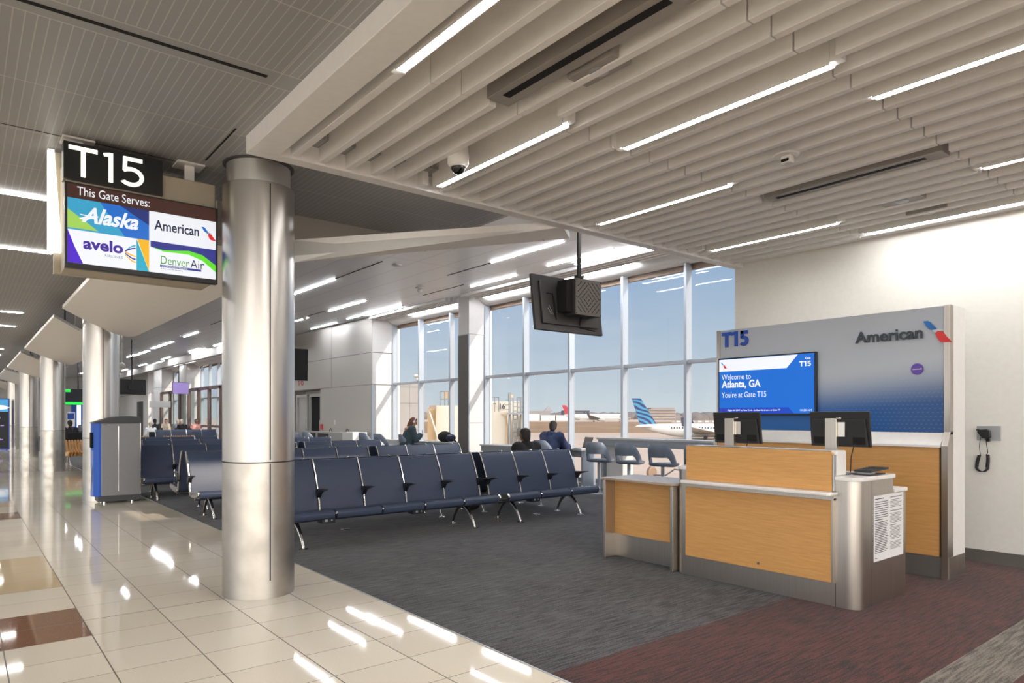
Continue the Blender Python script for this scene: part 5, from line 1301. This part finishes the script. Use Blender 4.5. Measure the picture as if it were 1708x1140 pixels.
# marks on the boxed-out wall
text('16', (9.499, 24.0, 2.52), MY, EZ, w=0.45, h=0.30, mat=M['exitred'], parent=None, name='gate_number_lettering', d=0.0, th=0.004)
tag(C.objects['gate_number_lettering'], 'pale red lettering on the boxed-out wall above the doors', 'lettering')
sw = tag(build('light_switch', MB().box(9.492, 9.5, 20.9, 20.98, 1.15, 1.30), M['white'], None, bevel=0.003), 'white switch plate on the boxed-out wall', 'switch')
fa_ = tag(build('alarm_box', MB().box(9.44, 9.5, 21.88, 22.0, 0.98, 1.16), M['exitred'], None, bevel=0.01), 'red alarm box beside the doors in the boxed-out wall', 'alarm')

# ================================================================== OUT OF DOORS
GZ = -4.5
struct('ground', MB().box(XW + 0.2, 2600, -2600, 2600, GZ - 0.3, GZ), M['apron'])
def band(t0, z0, t1, z1, name, mat, w0=-3000, w1=4000):
    a, b, c_, d_ = away(w0, t0, z0), away(w1, t0, z0), away(w1, t1, z1), away(w0, t1, z1)
    return struct(name, MB().add([a, b, c_, d_, a - EZ * 0.4, b - EZ * 0.4, c_ - EZ * 0.4, d_ - EZ * 0.4], [(0, 1, 2, 3), (7, 6, 5, 4), (0, 1, 5, 4), (2, 3, 7, 6)]), mat)
o = band(250, GZ + 0.02, 420, -1.6, 'grass_bank', M['grass'], 600, 1120); o['kind'] = 'stuff'; o['label'] = 'dry brown grass bank between the apron and the taxiway'; o['category'] = 'grass'
band(420, -1.6, 1200, -2.2, 'taxiway', M['apron'], 600, 1120)
o = band(300, GZ + 0.02, 500, -2.8, 'grass_bank', M['grass'], 1119, 1500); o['kind'] = 'stuff'; o['label'] = 'dry grass beyond the parked airliner'; o['category'] = 'grass'
band(500, -2.8, 1200, -2.8, 'taxiway', M['apron'], 1119, 1500)
# exterior wing wall
ew = struct('wall_front', MB().box(XW + 0.16, 13.55, 22.0, 24, GZ, 2.68), M['extwall'])
jj = MB()
for z in (-0.1, 0.9, 1.9, 2.5): jj.box(XW + 0.17, 13.552, 21.992, 22.0, z, z + 0.02)
for x in (11.6, 12.9): jj.box(x, x + 0.02, 21.992, 22.0, GZ, 2.68)
build('panel_joint', jj, M['aludark'], ew)

def airliner(name, label, pos, rz, L, R, tail, mat_tail, regional=True, word=None, winglet=True, belly=2.2, tailh=6.2, liner=None):
    t = thing(name, label, 'airplane', (0, 0, 0)); t.location = pos; t.rotation_euler = (0, 0, rz); ORG[t.name] = Vector((0, 0, 0))
    # fuselage: local x from tail (0) to nose (L); rings with the upswept tail
    st = [(0.0, 0.12, 0.62), (0.02, 0.22, 0.58), (0.08, 0.45, 0.42), (0.16, 0.72, 0.22), (0.24, 0.92, 0.06), (0.30, 1.0, 0), (0.86, 1.0, 0), (0.91, 0.93, -0.03), (0.95, 0.76, -0.10), (0.98, 0.5, -0.18), (0.995, 0.25, -0.22), (1.0, 0.08, -0.24)]
    rg = [[(f * L, r * R * math.cos(2 * PI * i / 24), off * R + r * R * 1.05 * math.sin(2 * PI * i / 24)) for i in range(24)] for f, r, off in st]
    fus = build('fuselage', MB().rings(rg), M['jetwhite'], t, smooth=60)
    ws = MB()
    x = 0.24 * L
    while x < 0.88 * L:
        ws.box(x, x + 0.3, -R - 0.02, -R * 0.93, 0.24 * R, 0.24 * R + 0.46); x += 0.72
    build('window_row', ws, M['jetdark'], fus)
    build('door', MB().box(0.87 * L, 0.87 * L + 0.8, -R * 1.0 - 0.005, -R * 0.9, -0.25 * R, 0.7 * R), M['jetgrey'], fus)
    build('cockpit_glass', MB().box(0.945 * L, 0.965 * L, -R * 0.72, R * 0.72, 0.30 * R, 0.52 * R), M['jetdark'], fus)
    fin = [(0.02 * L, 0.95 * R), (-0.035 * L, tailh), (-0.035 * L + 0.062 * L, tailh + 0.05), (0.135 * L, R * 1.0), (0.19 * L, 0.85 * R), (0.05 * L, 0.75 * R)]
    build('tail_fin', MB().py(fin, -0.14, 0.14), M[mat_tail], t, bevel=0.05)
    for s in (-1, 1):
        nm = 'tailplane'
        build(nm, MB().pz([(0.02 * L, s * 0.4), (0.12 * L, s * 0.4), (0.045 * L, s * 0.16 * L), (0.01 * L, s * 0.16 * L)], 0.55 * R, 0.55 * R + 0.14), M['jetwhite'], t)
        wz = -0.62 * R; span = 0.46 * L
        w = MB().add([(0.40 * L, s * 0.5, wz), (0.60 * L, s * 0.5, wz), (0.38 * L, s * span, wz + 2.3), (0.34 * L, s * span, wz + 2.3), (0.40 * L, s * 0.5, wz + 0.4), (0.60 * L, s * 0.5, wz + 0.4), (0.38 * L, s * span, wz + 2.45), (0.34 * L, s * span, wz + 2.45)],
                     [(0, 1, 2, 3), (7, 6, 5, 4), (0, 1, 5, 4), (1, 2, 6, 5), (2, 3, 7, 6), (3, 0, 4, 7)])
        wg = build('wing', w, M['jetgrey' if not regional else 'jetwhite'], t)
        if winglet: build('winglet', MB().py([(0.335 * L, wz + 2.35), (0.38 * L, wz + 2.35), (0.355 * L, wz + 4.4), (0.33 * L, wz + 4.4)], s * span - 0.08, s * span + 0.08), M['navy'], wg)
        ex, ey, ez = 0.60 * L, s * 0.15 * L, wz - 0.55
        en = build('engine', MB().lathe([(0.55, -2.6), (0.8, -1.6), (1.0, 0.2), (1.0, 1.0), (0.88, 1.15), (0.8, 1.0)], (ex, ey, ez), 24, 'x') if not regional else MB().lathe([(0.5, -2.6), (0.8, -1.4), (1.05, 0.2), (1.05, 0.9), (0.92, 1.1)], (ex, ey, ez), 24, 'x'), M['navy' if regional else 'jetgrey'], t, smooth=50)
        build('pylon', MB().box(ex - 1.6, ex + 0.3, ey - 0.12, ey + 0.12, ez + 0.9, ez + 1.3), M['jetwhite'], en)
    for (x, y) in ((0.47 * L, -2.6), (0.47 * L, 2.6), (0.88 * L, 0)):
        g = build('gear_strut', MB().tube([(x, y * 0.8, -0.8 * R), (x, y, -belly - R + 0.4)], 0.13, 8), M['jetgrey'], t)
        for s in (-0.3, 0.3): build('wheel', MB().lathe([(0.2, -0.14), (0.48, -0.12), (0.48, 0.12), (0.2, 0.14)], (x, y + s, -belly - R + 0.48), 16, 'y'), M['black'], g, smooth=50)
    if word:
        text(word, (0.60 * L, -R - 0.03, -0.42 * R), EX, EZ, w=0.21 * L, h=1.05 * R, mat=M['navy'], parent=fus, name='airline_lettering', d=0.0, th=0.04, bold=0.02)
    if liner:
        build('belly_band', MB().box(0.25 * L, 0.86 * L, -0.8 * R, 0.8 * R, -1.03 * R, -0.62 * R), M['jetgrey'], fus)
    return t
p = away(1062, 186, GZ); ang = math.atan2(RT.y, RT.x)
airliner('parked_airliner', 'white airliner with a blue patterned tail parked beyond the counter', (p.x, p.y, -2.1), ang - 0.30, 38.5, 1.75, 'x', 'tailwave', True, 'jetBlue', True, belly=0.65, tailh=8.6)
p = away(941, 430, 0)
airliner('distant_airliner', 'distant white airliner with a red and navy tail on the taxiway', (p.x, p.y, 1.35), ang - 0.05, 39.5, 1.9, 'x', 'tailred', False, None, True, belly=1.6, tailh=7.4, liner=True)
# a third wing tip at the left and ground gear
def boxat(m, px0, px1, t, z0, z1, depth):
    a, b = away(px0, t), away(px1, t); f = FW * depth
    vs = [a + EZ * z0, b + EZ * z0, b + f + EZ * z0, a + f + EZ * z0, a + EZ * z1, b + EZ * z1, b + f + EZ * z1, a + f + EZ * z1]
    return m.add(vs, [(3, 2, 1, 0), (4, 5, 6, 7), (0, 1, 5, 4), (1, 2, 6, 5), (2, 3, 7, 6), (3, 0, 4, 7)])
def zat(y, t): return EYE + (696 - y) * t / 1138.7
def bld(name, label, cat, px0, px1, y0, y1, t, depth, mat, wins=None, step=(3, 3)):
    o = thing(name, label, cat, away((px0 + px1) / 2, t, 0))
    b = build('wall', boxat(MB(), px0, px1, t, -5, zat(y0, t), depth), M[mat], o)
    if wins:
        m = MB(); nx, nz = wins; zz0, zz1 = zat(y1, t), zat(y0, t)
        for j in range(nz):
            za = zz0 + (zz1 - zz0) * (j + 0.35) / nz; boxat(m, px0 + (px1 - px0) * 0.02, px0 + (px1 - px0) * 0.98, t - 0.3, za, za + (zz1 - zz0) * 0.4 / nz, 0.25)
        build('window_band', m, M['bldg2'] if mat != 'bldg2' else M['darkgrey'], b)
    return o
o = bld('tan_office', 'wide tan building behind the blue airliner tail', 'building', 1082, 1127, 683, 702, 700, 40, 'bldg1', (1, 4))
build('upper_storey', boxat(MB(), 1086, 1125, 702, zat(683, 700), zat(680.5, 700), 30), M['bldg3'], o)
bld('grey_office', 'grey banded office block behind the red-tailed airliner', 'building', 940, 984, 685, 703, 800, 40, 'bldg2', (1, 5))
bld('brown_terminal', 'low brown building beside the distant airliner', 'building', 992, 1052, 696, 704, 780, 30, 'bldg1', (1, 1))
hg = bld('hangar', 'long grey hangar with a pointed roof vent', 'building', 872, 918, 686, 703, 750, 50, 'bldg3')
a, b = away(908, 755, zat(686, 755)), away(922, 755, zat(686, 755)); mid = (a + b) / 2 + EZ * 6
build('pointed_roof', MB().add([a, b, b + FW * 16, a + FW * 16, mid + FW * 8], [(0, 1, 4), (1, 2, 4), (2, 3, 4), (3, 0, 4), (3, 2, 1, 0)]), M['bldg3'], hg)
for i, (p0, p1) in enumerate(((868, 900), (903, 926), (928, 948))):
    tag(build('cargo_shed', boxat(MB(), p0, p1, 600, -4, zat(693 if i else 691, 600), 20), M['tank'], None), ['white box shed nearest the jet bridge', 'middle of the three white box sheds', 'rightmost of the three white box sheds'][i], 'shed')
for i in range(7):
    p0 = 1128 + i * 12
    tag(build('service_truck', boxat(MB(), p0, p0 + 6, 560, -3, zat(702, 560), 3), M['tank'], None), 'tiny white vehicle on the far side of the airfield', 'vehicle', 'far vehicles on the airfield')
tr = MB(); random.seed(11)
for i in range(260):
    px = 640 + i * 3.4; t = 880 + random.random() * 150; q = away(px, t); r = 7 + random.random() * 6
    hgt = zat(693 - random.random() * 3, t)
    tr.ball((q.x, q.y, hgt - r * 0.8), (r * 1.6, r * 1.6, r), 8, 5)
trs = build('tree_line', tr, M['trees'], None, smooth=80); tag(trs, 'hazy line of bare winter trees along the horizon', 'trees', kind='stuff')

# jet bridge and stairs at the next gate
t1 = 34.0
jb = thing('jet_bridge', 'cream jet bridge marked 16 outside the middle windows', 'jet bridge', away(850, t1, GZ))
build('cab_wall', boxat(MB(), 806, 868, t1 + 1, GZ, zat(669, t1), 3.0), M['jbridge'], jb)
build('lower_cab', boxat(MB(), 800, 846, t1, GZ, zat(688, t1), 1.2), M['jbridge'], jb)
build('drain_pipe', MB().tube([away(836, t1 - 0.1, zat(690, t1)), away(843, t1 - 0.1, zat(694, t1)), away(844, t1 - 0.1, zat(700, t1)), away(844, t1 - 0.1, GZ)], 0.03, 8), M['jbridge2'], jb)
text('16', away(833.5, t1 + 0.95, zat(682.5, t1)), RT, EZ, w=0.29, h=0.30, mat=M['navy'], parent=jb, name='gate_number', d=0.02, th=0.01, bold=0.02)
text('T', away(823, t1 + 0.95, zat(682.5, t1)), RT, EZ, w=0.13, h=0.30, mat=M['navy'], parent=jb, name='gate_letter', d=0.02, th=0.01, bold=0.02)
for i, (p0, p1, y0, y1) in enumerate(((818, 832, 662, 670),)):
    m = MB()
    for px in (p0, (p0 + p1) / 2, p1): m.tube([away(px, t1 + 0.4, zat(y1 + 18, t1)), away(px, t1 + 0.4, zat(y0, t1))], 0.025, 6)
    m.tube([away(p0, t1 + 0.4, zat(y0, t1)), away(p1, t1 + 0.4, zat(y0 + 1, t1))], 0.025, 6)
    build('roof_railing', m, M['steelrail'], jb)
tw = thing('service_stair', 'galvanised ladder tower beside the cream jet bridge', 'stairs', away(865, t1, GZ))
for px in (850, 856, 863, 869, 876): build('post', MB().tube([away(px, t1 - 0.5, GZ), away(px, t1 - 0.5, zat(655 if px == 850 else (664 if px > 855 else 668), t1))], 0.035 if px != 850 else 0.05, 6), M['steelrail'], tw)
m = MB()
for y in range(672, 750, 7): m.tube([away(856, t1 - 0.5, zat(y, t1)), away(863, t1 - 0.5, zat(y, t1))], 0.02, 6)
build('ladder_rung', m, M['steelrail'], tw); tw_r = MB()
for y in (664, 672, 680, 688): tw_r.tube([away(863, t1 - 0.5, zat(y, t1)), away(876, t1 - 0.5, zat(y, t1))], 0.022, 6)
for px in (866, 870, 873): tw_r.tube([away(px, t1 - 0.5, zat(664, t1)), away(px, t1 - 0.5, zat(688, t1))], 0.018, 6)
for y in (668, 676, 684): tw_r.tube([away(843, t1 - 0.5, zat(y, t1)), away(852, t1 - 0.5, zat(y, t1))], 0.022, 6)
build('guard_rail', tw_r, M['steelrail'], tw)
build('landing', boxat(MB(), 846, 877, t1 - 0.9, zat(692, t1), zat(689, t1), 0.9), M['steelrail'], tw)
build('control_box', boxat(MB(), 863, 869.5, t1 - 0.8, zat(728, t1), zat(714, t1), 0.2), M['darkgrey'], tw)
build('support_wall', boxat(MB(), 868, 876, t1 + 0.2, GZ, zat(692, t1), 1.0), M['jbridge'], tw)
lm = thing('apron_floodlight', 'small floodlight on a mast above the jet bridge stairs', 'light', away(857, t1 + 2, GZ))
build('mast', MB().tube([away(848.5, t1 + 2, GZ), away(848.5, t1 + 2, zat(655, t1))], 0.03, 6), M['steelrail'], lm); build('lamp_head', boxat(MB(), 849, 856, t1 + 2, zat(662, t1), zat(657, t1), 0.3), M['jbridge2'], lm)
jb2 = thing('jet_bridge', 'tan and cream jet bridge end seen left of the pier', 'jet bridge', away(735, t1, GZ))
build('cream_wall', boxat(MB(), 727, 775, t1, GZ, zat(677, t1), 3), M['jbridge'], jb2); build('tan_wall', boxat(MB(), 713, 727, t1 + 0.5, GZ, zat(679, t1), 3), M['jbridge2'], jb2)
build('strut', MB().tube([away(714, t1 - 0.2, zat(681, t1)), away(730, t1 - 0.2, zat(730, t1)), away(735, t1 - 0.2, GZ)], 0.05, 8), M['jbridge'], jb2)
build('hood', boxat(MB(), 716, 726, t1 - 0.4, zat(682, t1), zat(677, t1), 0.5), M['bldg1'], jb2)
m = MB()
for px in (734, 742, 748): m.tube([away(px, t1 + 1, zat(677, t1)), away(px, t1 + 1, zat(652, t1))], 0.03, 6)
for y in (652, 665): m.tube([away(734, t1 + 1, zat(y, t1)), away(748, t1 + 1, zat(y, t1))], 0.03, 6)
build('roof_railing', m, M['steelrail'], jb2); build('roof_unit', boxat(MB(), 740, 747, t1 + 1.2, zat(664, t1), zat(652, t1), 0.4), M['jbridge2'], jb2)
fl = thing('apron_floodlight', 'pair of floodlights on a mast seen through the left windows', 'light', away(697, 40, GZ))
build('mast', MB().tube([away(701, 40, GZ), away(701, 40, zat(628, 40))], 0.06, 8), M['steelrail'], fl)
for i, (px, y) in enumerate(((694, 628), (701, 627), (698, 634))): build('lamp_head', MB().ball(tuple(away(px, 39.7, zat(y, 40))), (0.16, 0.16, 0.10), 10, 6), M['jbridge'], fl, smooth=60)
# ground support gear seen below the counters
gs = thing('baggage_cart', 'low white ground cart with dark cowl outside the windows', 'cart', away(1000, 40, GZ))
build('cowl', MB().lathe([(0.15, -0.7), (0.42, -0.5), (0.45, 0.4), (0.4, 0.5)], tuple(away(975, 38, GZ + 1.0)), 18, 'x'), M['black'], gs, smooth=50)
build('deck', boxat(MB(), 975, 996, 38, GZ + 0.4, GZ + 1.2, 2), M['jetwhite'], gs)
gh = thing('ground_hose_reel', 'dark hose reel and white hose on the apron', 'hose reel', away(1087, 36, GZ))
build('reel', MB().lathe([(0.3, -0.1), (0.34, -0.08), (0.34, 0.08), (0.3, 0.1)], tuple(away(1087, 36, zat(789, 36))), 16, 'y'), M['brownhead'], gh)
build('post', MB().tube([away(1087, 36, GZ), away(1087, 36, zat(789, 36))], 0.05, 8), M['darkgrey'], gh)
build('hose', MB().tube([away(1090, 35.8, zat(792, 36)), away(1110, 35.8, zat(793, 36)), away(1125, 35.8, zat(783, 36)), away(1150, 35.8, zat(786, 36))], 0.04, 8), M['darkgrey'], gh)
struct('ground_marking', MB().add([away(1000, 45, GZ + 0.01), away(1250, 60, GZ + 0.01), away(1250, 61, GZ + 0.01), away(1000, 46, GZ + 0.01)], [(0, 1, 2, 3)]), pm('yellow_line', (206, 170, 70), 0.7))
struct('ground', MB().box(-400, -9.0, -400, 400, -0.3, -0.05).box(-9.0, XW + 0.2, -400, -7.5, -0.3, -0.05), pm('pale_bounce_ground', (200, 192, 180), 0.8))  # added unseen ground, pale so daylight bounces up into the room

# ================================================================== SKY, SUN, CAMERA
w = bpy.data.worlds.new('sky'); sc.world = w; w.use_nodes = True
nt = w.node_tree; bg = nt.nodes['Background']; k = NB(nt)
tc = nt.nodes.new('ShaderNodeTexCoord'); sp = nt.nodes.new('ShaderNodeSeparateXYZ'); nt.links.new(tc.outputs['Generated'], sp.inputs[0])
cr = nt.nodes.new('ShaderNodeValToRGB'); e = cr.color_ramp.elements
e[0].position = 0.0; e[0].color = (*lin((176, 184, 188)), 1); e[1].position = 0.42; e[1].color = (*lin((92, 124, 164)), 1)
q = e.new(0.12); q.color = (*lin((150, 166, 182)), 1)
q = e.new(0.25); q.color = (*lin((118, 144, 176)), 1)
mp = nt.nodes.new('ShaderNodeMapping'); mp.inputs['Scale'].default_value = (1.2, 1.2, 6.0); nt.links.new(tc.outputs['Generated'], mp.inputs[0])
nz = nt.nodes.new('ShaderNodeTexNoise'); nz.inputs['Scale'].default_value = 2.6; nz.inputs['Detail'].default_value = 6; nt.links.new(mp.outputs[0], nz.inputs[0])
zz = k.m('ADD', sp.outputs[2], k.m('MULTIPLY', k.m('SUBTRACT', nz.outputs['Fac'], 0.5), 0.10))
nt.links.new(zz, cr.inputs[0])
cl = k.mix(k.rng(nz.outputs['Fac'], 0.50, 0.72, 0, 0.35), cr.outputs[0], lin((188, 192, 198)))
# added warm glow in the unseen sky behind the camera, fills the room
dt = nt.nodes.new('ShaderNodeVectorMath'); dt.operation = 'DOT_PRODUCT'; nt.links.new(tc.outputs['Generated'], dt.inputs[0]); dt.inputs[1].default_value = Vector((-0.45, -0.85, 0.28)).normalized()
gl = k.m('POWER', k.rng(dt.outputs['Value'], -0.15, 1.0, 0, 1), 1.1)
cl = k.mix(gl, cl, lin((255, 248, 238)))
stg = k.m('ADD', 1.32, k.m('MULTIPLY', gl, 3.6))
nt.links.new(stg, bg.inputs['Strength'])
nt.links.new(cl, bg.inputs['Color']); bg.inputs['Strength'].default_value = 1.4
sl_ = bpy.data.lights.new('sun', 'SUN'); sl_.energy = 3.3; sl_.angle = 0.02; sl_.color = (1.0, 0.88, 0.74)
so = bpy.data.objects.new('sun', sl_); C.objects.link(so)
d = Vector((-0.36, 0.78, -0.52)).normalized()
so.rotation_euler = d.to_track_quat('-Z', 'Y').to_euler()

cam = bpy.data.cameras.new('camera'); co = bpy.data.objects.new('camera', cam); C.objects.link(co)
co.location = (0, 0, EYE); co.rotation_euler = (PI / 2, 0, -TH)
cam.sensor_width = 36; cam.lens = 36 * 1138.7 / 1708; cam.shift_y = (696 - 570) / 1708; cam.clip_start = 0.05; cam.clip_end = 5000
sc.camera = co
sc.view_settings.view_transform = 'Standard'; sc.view_settings.look = 'None'; sc.view_settings.exposure = 0.15; sc.view_settings.gamma = 1.0
sc.view_settings.use_curve_mapping = False
sc.cycles.max_bounces = 8; sc.cycles.transparent_max_bounces = 12; sc.cycles.diffuse_bounces = 5; sc.cycles.glossy_bounces = 4
sc.cycles.sample_clamp_indirect = 6.0; sc.cycles.caustics_reflective = False; sc.cycles.caustics_refractive = False
